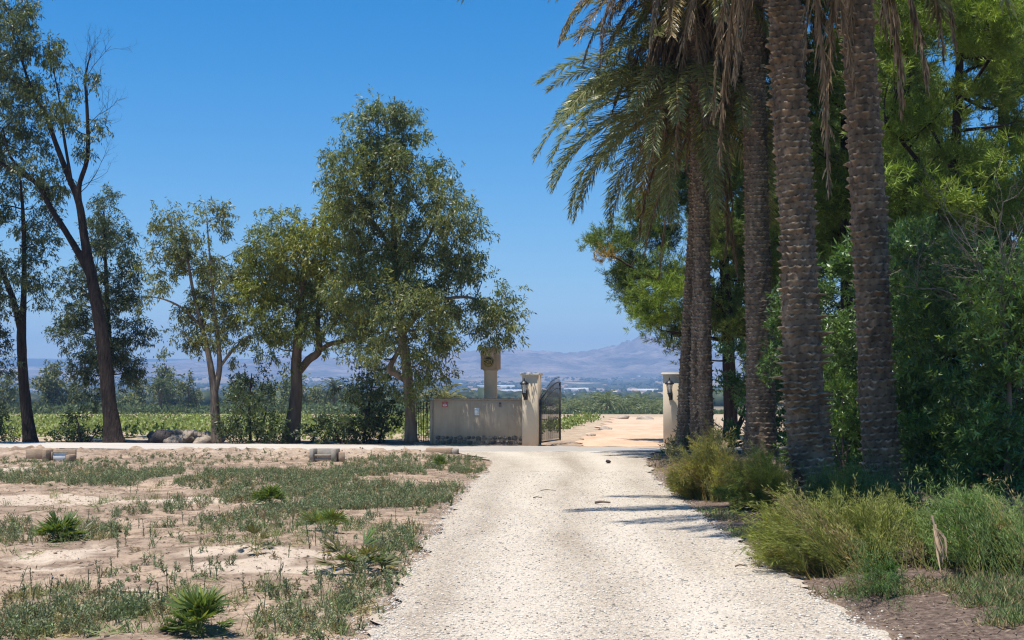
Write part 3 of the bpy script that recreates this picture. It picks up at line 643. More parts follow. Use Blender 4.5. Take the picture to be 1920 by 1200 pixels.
# ------------------------------------------------------------------ palms
def frond_mesh(name, L, a0, a1, seed, dead=False, mat_=None, nleaf=150, lw=.032, ll=.60, base=(.20, .215, .08)):
    rng = rs(seed); mb = MB(); n = 26; t = np.linspace(0, 1, n)
    ang = np.radians(a0 + (a1 - a0) * t ** (1.15 if not dead else (.5 if a0 < 0 else .75))); st = L / (n - 1)
    P = np.zeros((n, 3)); P[1:, 0] = np.cumsum(np.cos(ang[:-1]) * st); P[1:, 2] = np.cumsum(np.sin(ang[:-1]) * st)
    P[:, 1] = .12 * L * (rng.rand() - .5) * t ** 2
    rc = (.33, .27, .12) if not dead else (.27, .19, .115)
    tube(mb, P, np.interp(t, [0, .08, .3, 1], [.06, .035, .022, .005]), 5, rc)
    s = np.linspace(.13, .99, nleaf); T = np.gradient(P, axis=0); T = nrm(T)
    for side in (-1, 1):
        ss = np.clip(s + rng.randn(nleaf) * .004, 0, 1); p = np.stack([np.interp(ss, t, P[:, k]) for k in range(3)], 1)
        tt = nrm(np.stack([np.interp(ss, t, T[:, k]) for k in range(3)], 1)); nn = np.cross(tt, np.array([0, 1., 0])); nn = nrm(nn * np.sign(nn[:, 2:3] + 1e-6))
        ln = ll * np.interp(ss, [.13, .3, .65, 1], [.55, 1, .85, .45]) * (.8 + .4 * rng.rand(nleaf))
        if dead:
            D = tt * .7 + np.array([0, side * .22, 0]) - UP * .65 + rng.randn(nleaf, 3) * .2
            c = np.array([  .31, .225, .14]) * (.45 + .9 * rng.rand(nleaf, 1))
        else:
            D = tt * .85 + np.array([0, side * .75, 0]) + nn * (.30 + .22 * rng.randn(nleaf, 1)) - UP * .16 + rng.randn(nleaf, 3) * .09
            c = np.array(base) * (.7 + .6 * rng.rand(nleaf, 1))
            yy = rng.rand(nleaf, 1) < .08; c = np.where(yy, c * np.array([2.0, 1.5, .8]), c)
        D = nrm(D); m_ = p + D * ln[:, None] * .55
        leaves(mb, p, D, ln * .6, lw * (.8 + .4 * rng.rand(nleaf)), c, rng, .6, fold=nn + .5 * rng.randn(nleaf, 3))
        D2 = nrm(D - UP * (.22 if not dead else .5))
        leaves(mb, m_ - D * .03, D2, ln * .55, lw * .85, c, rng, .3, fold=nn + .5 * rng.randn(nleaf, 3))
    return mb.mesh(name, mat_)
FR = {}
for nm, a0, a1 in (('a', 72, 5), ('b', 48, -38), ('c', 25, -62), ('d', 5, -78), ('e', -15, -85)):
    FR[nm] = frond_mesh('palm_frond', 4.5, a0, a1, 40 + ord(nm), mat_=M['palm_leaf'])
FY = [frond_mesh('yellowing_palm_frond', 4.3, 8, -74, 71, mat_=M['palm_leaf'], base=(.17, .135, .04)), frond_mesh('yellowing_palm_frond', 4.3, -5, -80, 72, mat_=M['palm_leaf'], base=(.20, .14, .045))]
FD = [frond_mesh('dead_palm_frond', 3.6, -28, -89, 60 + k, True, M['dead_leaf'], 90, .036, .46) for k in range(3)]
FDW = [frond_mesh('dead_palm_frond', 4.6, 28, -89, 63 + k, True, M['dead_leaf'], 100, .036, .5) for k in range(2)]
FDL = [frond_mesh('dead_palm_frond', 4.2, -60, -90, 65 + k, True, M['dead_leaf'], 85, .028, .40) for k in range(2)]

def palm_trunk_mesh(P, r, seed, row=.085, ns=15, amp=.035, dr=.013, segs=84, ragged=None):
    rng = rs(seed); S = np.concatenate([[0], np.cumsum(np.linalg.norm(np.diff(P, axis=0), axis=1))]); H = S[-1]
    n = int(H / dr); s = np.linspace(0, H, n); Q = np.stack([np.interp(s, S, P[:, k]) for k in range(3)], 1); rr = np.interp(s, S, r)
    T, X, Y = frames(Q); a = np.linspace(0, 2 * np.pi, segs, endpoint=False)
    Sg, A = np.meshgrid(s, a, indexing='ij')
    wob = .055 * (fbm(A * 1.3 + 3, Sg * 1.6, 2) - .5) + .05 * row * np.sin(A * ns)
    v0 = (Sg + wob * 1.1 + .14 * fbm(Sg * 1.5 + seed, A * 0, 2)) / row; rowi = np.floor(v0).astype(int)
    u0 = A / (2 * np.pi) * ns + (rowi % 2) * .5 + rowi * .13 + .25 * vnoise(rowi * 1.7, A * 0 + seed)
    ui = np.floor(u0).astype(int); u = (u0 - ui) * 2 - 1
    v = v0 - rowi - .34 * (u * u - .3); v = np.clip(v, -.4, 1.2)
    h1 = _lat[(rowi * 37 + seed) & 255, (ui % ns * 91 + rowi * 13) & 255]; h2 = _lat[(rowi * 11 + 5) & 255, (ui % ns * 53 + seed) & 255]
    lip = np.clip(v, 0, 1) ** 2.2 * (1 - .45 * u * u) * (v < .98)
    amp_s = amp * (.1 + 1.4 * h1 * h2 * 1.6) * (.6 + .9 * fbm(A * .8 + 9, Sg * .7, 2)); rr = rr * (1 + .10 * (fbm(s * .8 + seed, s * 0 + 3, 2) - .5))
    if ragged is not None:
        rg = np.interp(Sg, [ragged[0] - .4, ragged[0], ragged[1], ragged[1] + .5], [0, 1, 1, 0]); amp_s = amp_s * (1 + 1.6 * rg * h2)
    disp = lip * amp_s + .022 * (fbm(A * 8, Sg * 12, 3) - .5) + .03 * (h2 - .5) * np.clip(v, 0, 1) - .006
    R_ = rr[:, None] + disp
    V = Q[:, None, :] + R_[..., None] * (np.cos(a)[None, :, None] * X[:, None, :] + np.sin(a)[None, :, None] * Y[:, None, :])
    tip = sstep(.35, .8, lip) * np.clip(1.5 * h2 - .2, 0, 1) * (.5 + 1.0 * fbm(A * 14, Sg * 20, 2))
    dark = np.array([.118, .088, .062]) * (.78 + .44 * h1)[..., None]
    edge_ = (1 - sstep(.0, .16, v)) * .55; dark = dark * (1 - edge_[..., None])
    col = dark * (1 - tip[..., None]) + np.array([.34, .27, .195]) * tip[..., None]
    st_ = fbm(A * .9 + seed, Sg * 1.1 + 4, 3)[..., None]; col = col * (.95 + 1.0 * fbm(A * 4, Sg * 5, 2))[..., None] * (.70 + .65 * st_)
    mb = MB(); i = np.arange(n - 1)[:, None] * segs; j = np.arange(segs)[None, :]; j2 = (j + 1) % segs
    mb.add(V.reshape(-1, 3), np.stack([i + j, i + j2, i + segs + j2, i + segs + j], -1).reshape(-1, 4), col.reshape(-1, 3))
    return mb

def palm(label, Y, path, crown, seed, ng=(6, 10, 10, 8, 4), nd_=14, ndl=10, fs=1.0, row=.085, ns=15, amp=.035, ragged=None, group='palms beside the driveway', yel=4, extra=(), ndw=0):
    rng = rs(seed); P = np.array([at(p[0], p[1], Y + (p[3] if len(p) > 3 else 0)) for p in path]); r = np.array([p[2] * Y / F for p in path]) * .92
    base = P[0].copy(); base[2] = float(hgt(base[0], base[1])) - .03; P[0][2] = base[2] - .05
    root = thing('date_palm', label, 'palm', base, 0, group)
    Q = spline(np.c_[P, r], 60)
    palm_trunk_mesh(Q[:, :3] - base, Q[:, 3], seed, row, ns, amp, ragged=ragged).build('trunk', M['palm_trunk'], root, True)
    c = at(crown[0], crown[1], Y + (crown[2] if len(crown) > 2 else 0)) - base
    g = 2.399963; k = 0
    for nm, cnt in zip('abcde', ng):
        for q in range(cnt):
            o = part('frond', FR[nm], root, c + UP * (.12 - .12 * 'abcde'.index(nm)) + rng.randn(3) * .05, (rng.randn() * .12, rng.randn() * .10, k * g + rng.randn() * .15), fs * (.88 + .22 * rng.rand())); k += 1
    for q in range(yel):
        part('yellow_frond', FY[q % 2], root, c - UP * .3 + rng.randn(3) * .05, (rng.randn() * .1, rng.randn() * .1, k * g), fs * (.85 + .2 * rng.rand())); k += 1
    for nm, az in extra: part('frond', FR[nm], root, c, (0, 0, R(az)), 1.4)  # unseen overhead fronds added to cast shadow streaks on the driveway
    for q in range(ndw): part('dead_frond', FDW[q % 2], root, c - UP * (.2 + .3 * rng.rand()), (rng.randn() * .1, rng.randn() * .1, q * g), .85 + .25 * rng.rand())
    for q in range(nd_):
        part('dead_frond', FD[q % 3], root, c - UP * (.35 + .3 * rng.rand()), (rng.randn() * .1, rng.randn() * .12, q * g * 1.3 + rng.randn() * .2), fs * (.8 + .35 * rng.rand()))
    for q in range(ndl):
        part('dead_frond', FDL[q % 2], root, c - UP * (.45 + .5 * rng.rand()), (rng.randn() * .1, rng.randn() * .10, q * g + 1 + rng.randn() * .3), fs * (.7 + .4 * rng.rand()))
    return root
palm('nearest palm at the driveway edge, with ragged leaf bases low on its right', 19.3, [(1535, 948, 46), (1526, 900, 44), (1514, 800, 41), (1505, 680, 38), (1500, 560, 36), (1494, 400, 35), (1481, 200, 33), (1472, 0, 32), (1467, -150, 31, -.4), (1460, -420, 30, -1.5)], (1460, -440, -1.55), 101, ng=(3, 5, 5, 4, 2), fs=1.22, row=.095, ns=13, amp=.065, ragged=(1.2, 2.4), nd_=5, ndl=7, yel=2, extra=(('b', 222), ('c', 233), ('b', 241), ('c', 250), ('b', 262)))  # top bent nearer above the frame, extra fronds added for their driveway shadows
palm('rightmost palm trunk, in front of the oleander hedge', 21.2, [(1658, 925, 36), (1652, 860, 35), (1641, 700, 34), (1636, 560, 34), (1629, 400, 34), (1618, 200, 33), (1605, 0, 30), (1596, -150, 28), (1586, -360, 27)], (1584, -375), 102, ng=(3, 4, 4, 2, 1), fs=1.1, row=.115, ns=12, amp=.062, nd_=4, ndl=7, yel=1)
palm('broad dark palm trunk, third along the driveway', 31.5, [(1424, 868, 34), (1425, 830, 32), (1426, 760, 30), (1425, 650, 27), (1421, 500, 26), (1417, 300, 24), (1413, 100, 23), (1411, 0, 22), (1408, -160, 21)], (1408, -175), 103, ng=(5, 8, 8, 6, 3), row=.10, ns=16, amp=.045, nd_=14, ndl=12)
palm('slim palm close to the gate under hanging brown dead fronds', 32.4, [(1328, 858, 15), (1325, 790, 14), (1321, 650, 14), (1317, 450, 15.5), (1311, 250, 16), (1306, 100, 17), (1302, -40, 17)], (1300, -55), 104, ng=(6, 9, 7, 3, 0), nd_=22, ndl=16, ndw=20, row=.09, ns=12, amp=.042, yel=9)
palm('slim palm trunk pressed against the left of its slim twin near the gate', 33.4, [(1306, 842, 13), (1307, 700, 13), (1310, 560, 13), (1314, 420, 13), (1310, 250, 13), (1306, 100, 14), (1304, -40, 14)], (1306, -60), 105, ng=(3, 4, 3, 1, 0), nd_=12, ndl=10, row=.09, ns=12, amp=.042, yel=6)
palm('shorter palm behind the right gate pillar with a full arching green crown', 34.6, [(1282, 855, 14), (1284, 740, 13.5), (1291, 600, 13), (1300, 450, 12.5), (1306, 300, 12), (1304, 190, 12)], (1300, 175), 106, ng=(7, 16, 24, 22, 12), nd_=3, ndl=8, fs=1.04, row=.09, ns=12, amp=.04, yel=2)

# ------------------------------------------------------------------ pines and hedge on the right
def scatter(x0, x1, y0, y1, n, rx, ry, seed, d=1.0, hole=None, tint=(1, 1, 1), dy=None):
    rng = rs(seed); out = []
    while len(out) < n:
        px, py = x0 + rng.rand() * (x1 - x0), y0 + rng.rand() * (y1 - y0)
        if hole and ((px - hole[0]) / (hole[2] + rx * .8)) ** 2 + ((py - hole[1]) / (hole[3] + ry * .8)) ** 2 < 1: continue
        s = .7 + .6 * rng.rand(); tv = .8 + .45 * rng.rand()
        out.append((px, py, rx * s, ry * s, d, tuple(np.array(tint) * tv), 0 if dy is None else dy[0] + rng.rand() * (dy[1] - dy[0])))
    return out
HOLE = (1752, 130, 22, 60)
tree('pine_tree', 'large light green pine filling the top right corner', 'pine', 28.0,
     [[(1770, 905, 13), (1768, 700, 12), (1776, 500, 11), (1790, 300, 9), (1800, 100, 7), (1805, -120, 4)], [(1780, 470, 5), (1850, 400, 4), (1920, 370, 3)], [(1785, 380, 5), (1720, 300, 4, -1), (1660, 230, 3, -1.5)], [(1795, 200, 4), (1870, 90, 3, -1)], [(1790, 330, 3.5), (1740, 230, 3, .5), (1690, 160, 2, .5)]],
     scatter(1655, 1970, -110, 500, 66, 54, 32, 31, .95, HOLE, (1.1, 1.1, .9), (-2.2, 2.5)) + [(1665, 20, 45, 32, 1.2, (1.3, 1.25, .9), -2), (1690, 60, 45, 30, 1.2, (1.3, 1.25, .9), -2), (1850, 30, 55, 35, 1.2, (1.35, 1.3, .9), -2), (1890, 300, 50, 28, 1.2, (1.35, 1.3, .9), -2), (1760, 380, 60, 26, 1.3, (1.35, 1.3, .9), -2), (1790, 180, 40, 22, 1, (1.3, 1.2, .8), -1.5), (1700, 250, 50, 24, 1, (1.1, 1.1, .9), -1.5), (1900, 60, 40, 30, 1, (1.35, 1.3, .9), -2)],
     'pine', 'bark_dark', 31, 'pines behind the palms')
tree('pine_tree', 'shaded pine seen between the two nearest palm trunks', 'pine', 33.0,
     [[(1590, 880, 12), (1588, 600, 11), (1585, 300, 9), (1585, 50, 6), (1580, -120, 3)]],
     scatter(1500, 1720, -110, 600, 44, 54, 36, 32, .9, HOLE, (.95, .95, .95), (-1.8, 2.2)), 'pine', 'bark_dark', 32, 'pines behind the palms')
tree('pine_tree', 'bushy pine overhanging the right gate pillar, with one rusty dead sprig', 'pine', 45.5,
     [[(1372, 838, 13), (1368, 700, 12), (1362, 550, 10), (1350, 400, 8), (1340, 280, 5)], [(1364, 580, 5), (1300, 545, 4, -.5), (1220, 520, 3, -.8), (1150, 480, 1.5, -.8)], [(1366, 640, 4), (1310, 630, 3, -.5), (1240, 620, 1.5, -.8)], [(1356, 460, 5), (1420, 420, 3.5), (1480, 400, 2)]],
     [(1148, 452, 40, 30, 1), (1185, 492, 48, 34), (1230, 430, 58, 42), (1200, 540, 42, 30), (1262, 520, 60, 46), (1235, 585, 52, 26, 1.2, (1.2, 1.2, .85), -1.5), (1290, 600, 52, 34), (1262, 632, 40, 14, .8), (1350, 450, 60, 55), (1352, 560, 52, 46), (1300, 370, 62, 48), (1440, 500, 60, 55), (1450, 380, 62, 55), (1385, 330, 62, 50), (1118, 452, 18, 16, .7), (1250, 655, 20, 14, .5), (1400, 610, 52, 40), (1245, 340, 50, 44), (1215, 390, 50, 36), (1330, 280, 60, 50), (1270, 270, 55, 50), (1420, 280, 60, 50), (1300, 660, 30, 24, .6), (1470, 600, 50, 45), (1195, 580, 22, 14, .8, (1.2, 1.2, .8)), (1160, 530, 20, 14, .7),
      (1134, 481, 5, 4, .3, (1.9, .85, .8), -1.0), (1165, 520, 34, 22, .9), (1130, 460, 22, 16, .9), (1215, 605, 36, 10, 1.1, (1.3, 1.3, .8), -1.8), (1235, 545, 50, 18, 1.1, (1.3, 1.3, .8), -2.2), (1380, 220, 70, 50), (1480, 200, 50, 60), (1460, 90, 60, 50), (1390, 120, 60, 50)],
     'pine', 'bark_dark', 33, 'pines behind the palms', dict(dens=4.6))
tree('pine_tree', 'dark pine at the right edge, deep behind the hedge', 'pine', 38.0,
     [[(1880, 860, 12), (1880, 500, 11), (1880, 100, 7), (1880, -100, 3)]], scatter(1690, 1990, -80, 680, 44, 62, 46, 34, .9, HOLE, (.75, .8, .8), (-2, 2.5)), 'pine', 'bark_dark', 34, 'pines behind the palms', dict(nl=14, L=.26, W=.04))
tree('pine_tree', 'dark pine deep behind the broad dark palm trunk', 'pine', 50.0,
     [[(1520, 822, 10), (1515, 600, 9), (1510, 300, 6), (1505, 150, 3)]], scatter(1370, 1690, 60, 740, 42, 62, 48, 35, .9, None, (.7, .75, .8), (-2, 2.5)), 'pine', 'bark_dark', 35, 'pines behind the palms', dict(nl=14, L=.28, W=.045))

def olea(label, Y, base, blobs, seed, tint=None, over=None, cat='shrub', name='oleander_bush', bark='bark_brown', ns=5):
    rng = rs(seed); st = []
    xs = [b[0] for b in blobs]; 
    for k in range(ns):
        bl = blobs[rng.randint(len(blobs))]; st.append([(base[0] + rng.randn() * 10, base[1], 2.5), (base[0] * .5 + bl[0] * .5, (base[1] + bl[1]) / 2, 1.8), (bl[0], bl[1], 1)])
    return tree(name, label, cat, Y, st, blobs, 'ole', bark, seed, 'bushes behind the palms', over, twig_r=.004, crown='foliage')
HB = lambda *a, **k: scatter(*a, **k)
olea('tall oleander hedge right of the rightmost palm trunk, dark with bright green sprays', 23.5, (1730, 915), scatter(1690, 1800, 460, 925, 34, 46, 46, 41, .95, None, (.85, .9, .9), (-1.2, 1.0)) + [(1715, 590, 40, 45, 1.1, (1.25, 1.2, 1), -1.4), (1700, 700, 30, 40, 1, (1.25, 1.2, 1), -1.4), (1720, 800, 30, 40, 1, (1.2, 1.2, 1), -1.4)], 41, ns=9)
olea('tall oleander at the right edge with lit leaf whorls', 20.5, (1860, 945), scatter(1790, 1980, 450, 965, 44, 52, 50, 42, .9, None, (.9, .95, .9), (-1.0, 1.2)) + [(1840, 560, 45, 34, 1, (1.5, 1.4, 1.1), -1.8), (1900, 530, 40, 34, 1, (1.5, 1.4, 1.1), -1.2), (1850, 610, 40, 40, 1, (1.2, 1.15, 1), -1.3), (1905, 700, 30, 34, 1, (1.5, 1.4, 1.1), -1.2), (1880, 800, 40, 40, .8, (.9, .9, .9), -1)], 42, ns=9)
olea('bright leaved bush growing between the two nearest palm trunks', 25.5, (1580, 890), scatter(1540, 1640, 600, 890, 14, 34, 38, 43, 1, None, (.95, .95, .9), (-.8, .8)) + [(1580, 720, 34, 40, 1.2, (1.5, 1.4, 1), -1), (1600, 790, 26, 44, 1.2, (1.5, 1.4, 1), -1)], 43)
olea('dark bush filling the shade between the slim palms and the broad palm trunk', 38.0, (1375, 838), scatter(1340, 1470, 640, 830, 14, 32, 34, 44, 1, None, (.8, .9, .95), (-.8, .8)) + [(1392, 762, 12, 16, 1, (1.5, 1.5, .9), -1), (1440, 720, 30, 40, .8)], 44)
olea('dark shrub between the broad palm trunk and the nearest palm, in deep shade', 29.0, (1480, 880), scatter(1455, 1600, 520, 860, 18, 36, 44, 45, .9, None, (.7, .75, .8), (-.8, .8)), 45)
olea('grey green leafy shrub at the foot of the right gate pillar', 34.6, (1282, 862), [(1282, 832, 20, 24, 1.3), (1296, 815, 14, 24, 1.2), (1268, 846, 16, 16, 1.2), (1300, 845, 16, 20, 1.2), (1284, 808, 9, 18, 1)], 46, over=dict(L=.16, W=.03, base=(.10, .16, .085), subr=.16))
olea('wispy olive shrub leaning over the gravel at the far right driveway edge', 30.0, (1250, 900), [(1250, 878, 26, 20, .7), (1228, 872, 20, 18, .5), (1262, 862, 18, 26, .6, (1, 1, 1)), (1246, 894, 22, 12, .7, (1.3, 1, .8)), (1252, 840, 12, 20, .4)], 47, over=dict(L=.13, W=.014, base=(.12, .12, .062), subr=.14, nl=8))
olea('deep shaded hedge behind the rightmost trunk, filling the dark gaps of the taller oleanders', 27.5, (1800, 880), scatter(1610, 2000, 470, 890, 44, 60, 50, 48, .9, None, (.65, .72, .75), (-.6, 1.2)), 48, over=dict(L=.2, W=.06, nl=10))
# bare dry shrub
def bare_shrub(name, label, px, py, Y, dirs, ln, r, seed, m='twig_grey', n=7, depth=3):
    rng = rs(seed); b = at(px, py, Y); root = thing(name, label, 'shrub', b); mb = MB()
    for k in range(n):
        bare(mb, rng.randn(3) * .05, (dirs[0] + rng.randn() * .6, rng.randn() * .4 - .2, dirs[1] + rng.randn() * .25), ln * (.7 + .5 * rng.rand()), r, rng, depth)
    mb.build('stems', M[m], root); return root
def twig_tree():
    rng = rs(77); x, y = gnd(1830, 925); b = np.array([x, 18.9 + 1.2, 0.]); b[0] = at(1885, 900, 20.1)[0]; b[2] = hgt(b[0], b[1]) - .03
    root = thing('dry_tree', 'leafless grey dead tree tangled in the hedge at the right edge', 'tree', b); mb = MB()
    top = at(1875, 560, 19.6) - b
    tube(mb, spline([np.zeros(3), top * .5 + [.1, 0, 0], top], 12), np.linspace(.05, .03, 12), 8)
    for (px, py) in [(1840, 390), (1900, 350), (1800, 440), (1870, 360), (1920, 420), (1780, 480), (1890, 470), (1830, 460), (1740, 430)]:
        e = at(px, py, 19.2) - b; d = e - top
        bare(mb, top * (.75 + .25 * rng.rand()), d, np.linalg.norm(d) * 1.1, .016, rng, 3)
    mb.build('trunk', M['twig_grey'], root, True)
twig_tree()

# ------------------------------------------------------------------ feathery shrubs along the right edge
def plume_mesh(mb, base, tips, rng, colA, colB, nb=9, ns=16, sl=.085, w=.005):
    """arching plumes: stem, branchlets and hair-fine leaves"""
    for tip in tips:
        v = tip - base; ln = np.linalg.norm(v)
        mid = base + v * .5 + UP * .13 * ln + rng.randn(3) * .06 * ln
        st = base + rng.randn(3) * np.array([.07, .07, 0]) * min(1, ln)
        P = spline([st, mid, tip + rng.randn(3) * .02 * ln], 9)
        tint = (colA + (colB - colA) * rng.rand()) * (.7 + .6 * rng.rand())
        sticks(mb, P[:-1], P[1:], np.linspace(.0032, .0012, 8), np.linspace(.003, .001, 8), tint * (.8 if rng.rand() > .15 else np.array([1.5, 1.0, .8])))
        t = .22 + .78 * rng.rand(nb * ns); k = np.minimum((t * 8).astype(int), 7); f = (t * 8 - k)[:, None]
        p = P[k] * (1 - f) + P[k + 1] * f; T = nrm(P[k + 1] - P[k])
        off = nrm(rng.randn(len(t), 3)) * (rng.rand(len(t), 1) ** .7) * np.interp(t, [.2, .5, 1], [.085, .065, .010])[:, None] * (ln / .9)
        D = nrm(T * .95 + nrm(off) * .45 + rng.randn(len(t), 3) * .18)
        leaves(mb, p + off, D, sl * (.6 + .7 * rng.rand(len(t))), w, tint * (.7 + .6 * rng.rand(len(t), 1)), rng, .5)
def feathery(label, outline, basepts, Y, n, seed, cA, cB, sl=.065, w=.0058, nb=10):
    """outline: list of (px,py) tops the plumes reach, basepts: pixel line of the roots"""
    rng = rs(seed); bx = [gnd(*p) for p in basepts]
    c = np.mean(bx, 0); b0 = np.array([c[0], c[1], float(hgt(c[0], c[1]))]); root = thing('feathery_shrub', label, 'shrub', b0, 0, 'feathery shrubs on the right verge'); mb = MB()
    o = np.array(outline, float); A_, B_ = np.array(cA), np.array(cB)
    for k in range(max(8, n // 9)):
        t = rng.rand() * (len(o) - 1); i = int(min(t, len(o) - 2)); q = o[i] * (1 - t + i) + o[i + 1] * (t - i)
        u = np.clip(t / (len(o) - 1) * .8 + .1 + rng.randn() * .16, 0, 1); bb = np.array([np.interp(u, np.linspace(0, 1, len(bx)), [p[0] for p in bx]), np.interp(u, np.linspace(0, 1, len(bx)), [p[1] for p in bx])])
        bb = bb + np.array([rng.randn() * .12, rng.rand() ** .8 * 1.0 - .05]); z = float(hgt(*bb)); base = np.array([bb[0], bb[1], z])
        reach = (.35 + .65 * rng.rand() ** .8) * (1.18 if rng.rand() < .15 else 1)
        tip = at(q[0] + rng.randn() * 14, q[1], Y + rng.randn() * .4); tip = base + (tip - base) * reach; tip[0] -= .10 + .25 * rng.rand(); tip[2] = max(tip[2], z + .15)
        ln = np.linalg.norm(tip - base); m_ = rng.randint(6, 12)
        tips = [tip - b0 + rng.randn(3) * np.array([.13, .13, .09]) * ln for _ in range(m_)]
        hue = rng.rand(); ca = A_ + (B_ - A_) * hue * .7
        if rng.rand() < .10: ca = np.array([.30, .22, .11]) * (.7 + .5 * rng.rand())
        plume_mesh(mb, base - b0, tips, rng, ca * .85, ca * .6 + B_ * .5, nb, 8, sl, w)
    mb.build('foliage', M['plume'], root)
    return root
GA, GB, GO = (.185, .21, .05), (.31, .305, .08), (.34, .29, .095)
feathery('large feathery green shrub in front of the nearest palm, right of the driveway', [(1470, 1050), (1478, 1000), (1490, 960), (1510, 940), (1560, 950), (1600, 935), (1640, 920), (1680, 930), (1715, 965), (1735, 1000)], [(1530, 1085), (1580, 1085), (1640, 1085), (1700, 1095)], 12.6, 900, 51, GA, GB)
feathery('dark green feathery shrub in the bottom right corner', [(1775, 1010), (1785, 965), (1800, 965), (1830, 930), (1860, 915), (1890, 935), (1925, 990), (1960, 1000)], [(1800, 1108), (1860, 1112), (1930, 1115), (1980, 1110)], 12.4, 800, 52, (.11, .20, .055), (.22, .27, .075))
feathery('yellow green feathery shrub below the slim twin palms', [(1290, 905), (1305, 885), (1325, 870), (1348, 815), (1362, 830), (1385, 855), (1400, 870), (1430, 900)], [(1310, 930), (1335, 938), (1370, 945), (1420, 948)], 20.4, 700, 53, GB, GO, .085, .006)
feathery('bright green feathery shrub between the broad palm trunk and the nearest palm', [(1390, 920), (1410, 880), (1440, 850), (1460, 845), (1480, 870), (1500, 900)], [(1410, 955), (1450, 958), (1490, 960)], 18.6, 520, 54, (.12, .19, .05), GB, .08, .0055)
feathery('feathery shrub in shade between the bases of the two nearest palms', [(1560, 900), (1590, 880), (1620, 890), (1640, 900), (1700, 890), (1740, 920)], [(1570, 985), (1640, 990), (1720, 985)], 17.5, 520, 55, (.08, .14, .04), (.14, .19, .05), .08, .0055)
feathery('small bright grass green tuft on bare soil before the large feathery shrub', [(1672, 1100), (1685, 1085), (1700, 1090), (1722, 1108)], [(1685, 1126), (1705, 1128)], 10.3, 100, 56, (.09, .17, .05), (.12, .19, .06), .05, .004)

# fallen dead leaf sheath
def dead_sheath():
    rng = rs(61); b = at(1752, 985, 10.95); root = thing('dead_palm_leaf', 'pale tan dead palm leaf caught hanging in the feathery shrubs', 'palm leaf', b); mb = MB()
    e = at(1772, 1058, 10.85) - b
    for k in range(16):
        tip = e * (.45 + .6 * rng.rand()) + rng.randn(3) * .045
        P = spline([rng.randn(3) * .012, tip * .5 + rng.randn(3) * .025, tip], 5); 
        c = np.array([.48, .35, .23]) * (.6 + .6 * rng.rand())
        S = nrm(np.cross(P[-1] - P[0], rng.randn(3))) * .011
        w = np.array([.5, 1, .9, .6, .1])[:, None]; V = np.concatenate([P + S * w, P - S * w])
        mb.add(V, np.array([[i, i + 1, i + 6, i + 5] for i in range(4)]), c)
    mb.build('blades', M['dead_leaf'], root)
    sm = MB(); tube(sm, spline([-e * .25, np.array([0, 0, 0.]), e * .35], 6), np.linspace(.012, .006, 6), 6, (.4, .29, .2)); sm.build('stalk', M['dead_leaf'], root)
dead_sheath()

# ------------------------------------------------------------------ dwarf fan palms on the left lot
def fan_mesh(seed, L=.45, nb=15, base=(.125, .18, .05), spread=150):
    rng = rs(seed); mb = MB(); st = np.array([0, 0, 0.]); hub = np.array([L * .55, 0, L * .35])
    tube(mb, spline([st, hub * .5 + [0, 0, .05 * L], hub], 6), np.linspace(.007, .004, 6), 4, np.array(base) * 1.1)
    ax = nrm(hub + [0, 0, -.1 * L]); side = np.array([0, 1., 0])
    a = np.radians(np.linspace(-spread / 2, spread / 2, nb)) + rng.randn(nb) * .05
    up = np.cross(ax, side)
    D = nrm(np.cos(a)[:, None] * ax + np.sin(a)[:, None] * side + up * .10 * rng.randn(nb, 1) - UP * .1)
    c = np.array(base) * (.75 + .5 * rng.rand(nb, 1)); yy = rng.rand(nb, 1) < .15; c = np.where(yy, c * [1.9, 1.4, .9], c)
    leaves(mb, np.repeat(hub[None], nb, 0), D, L * (.5 + .15 * rng.rand(nb)), .035 * L / .45, c, rng, .5, fold=np.repeat(up[None], nb, 0) + .25 * rng.randn(nb, 3))
    return mb.mesh('fan_frond', M['palm_leaf'])
FAN = [fan_mesh(80 + k) for k in range(3)]; FANY = [fan_mesh(85, base=(.13, .135, .05)), fan_mesh(86, nb=11, base=(.14, .13, .05), spread=110)]
def fan_palm(label, px, py, sc, n, seed, pool=FAN, el=(10, 80), azr=None):
    rng = rs(seed); x, y = gnd(px, py); root = thing('dwarf_fan_palm', label, 'fan palm', (x, y, float(hgt(x, y)) - .01), 0, 'dwarf fan palms on the bare lot')
    for k in range(n):
        e = R(el[0] + (el[1] - el[0]) * rng.rand()); az = k * 2.4 + rng.randn() * .2 if azr is None else R(azr[0] + rng.rand() * (azr[1] - azr[0]))
        part('frond', pool[k % len(pool)], root, (rng.randn() * .03 * sc, rng.randn() * .03 * sc, .01), (rng.randn() * .25, -(e - .55), az), sc * (.75 + .5 * rng.rand()))
fan_palm('spiky bright green fan palm in the lower left foreground', 372, 1185, .58, 36, 91)
fan_palm('dense dark fan palm left of the weeds, beside the pale clay patch', 112, 1002, .66, 46, 92)
fan_palm('dark fan palm among the grey green weeds, halfway to the cross road', 505, 938, .62, 34, 93)
fan_palm('small upright fan palm on bare sand, right of the middle weeds', 608, 1012, .6, 14, 94, el=(40, 85))
fan_palm('sprawling half dry fan palm with arching yellowish fronds near the driveway edge', 665, 1072, .78, 16, 95, FANY + FAN[:1], (5, 65))
fan_palm('tiny fan palm with few yellowish fronds on bare sand', 480, 1040, .5, 8, 96, FANY)
fan_palm('pale dry fan palm clump with broad fronds touching the dense dark fan palm', 150, 1000, .55, 14, 97, FANY, (5, 60))
fan_palm('small dark fan palm at the back edge of the weeds near the cross road', 826, 884, .55, 14, 98, FAN, (40, 85))

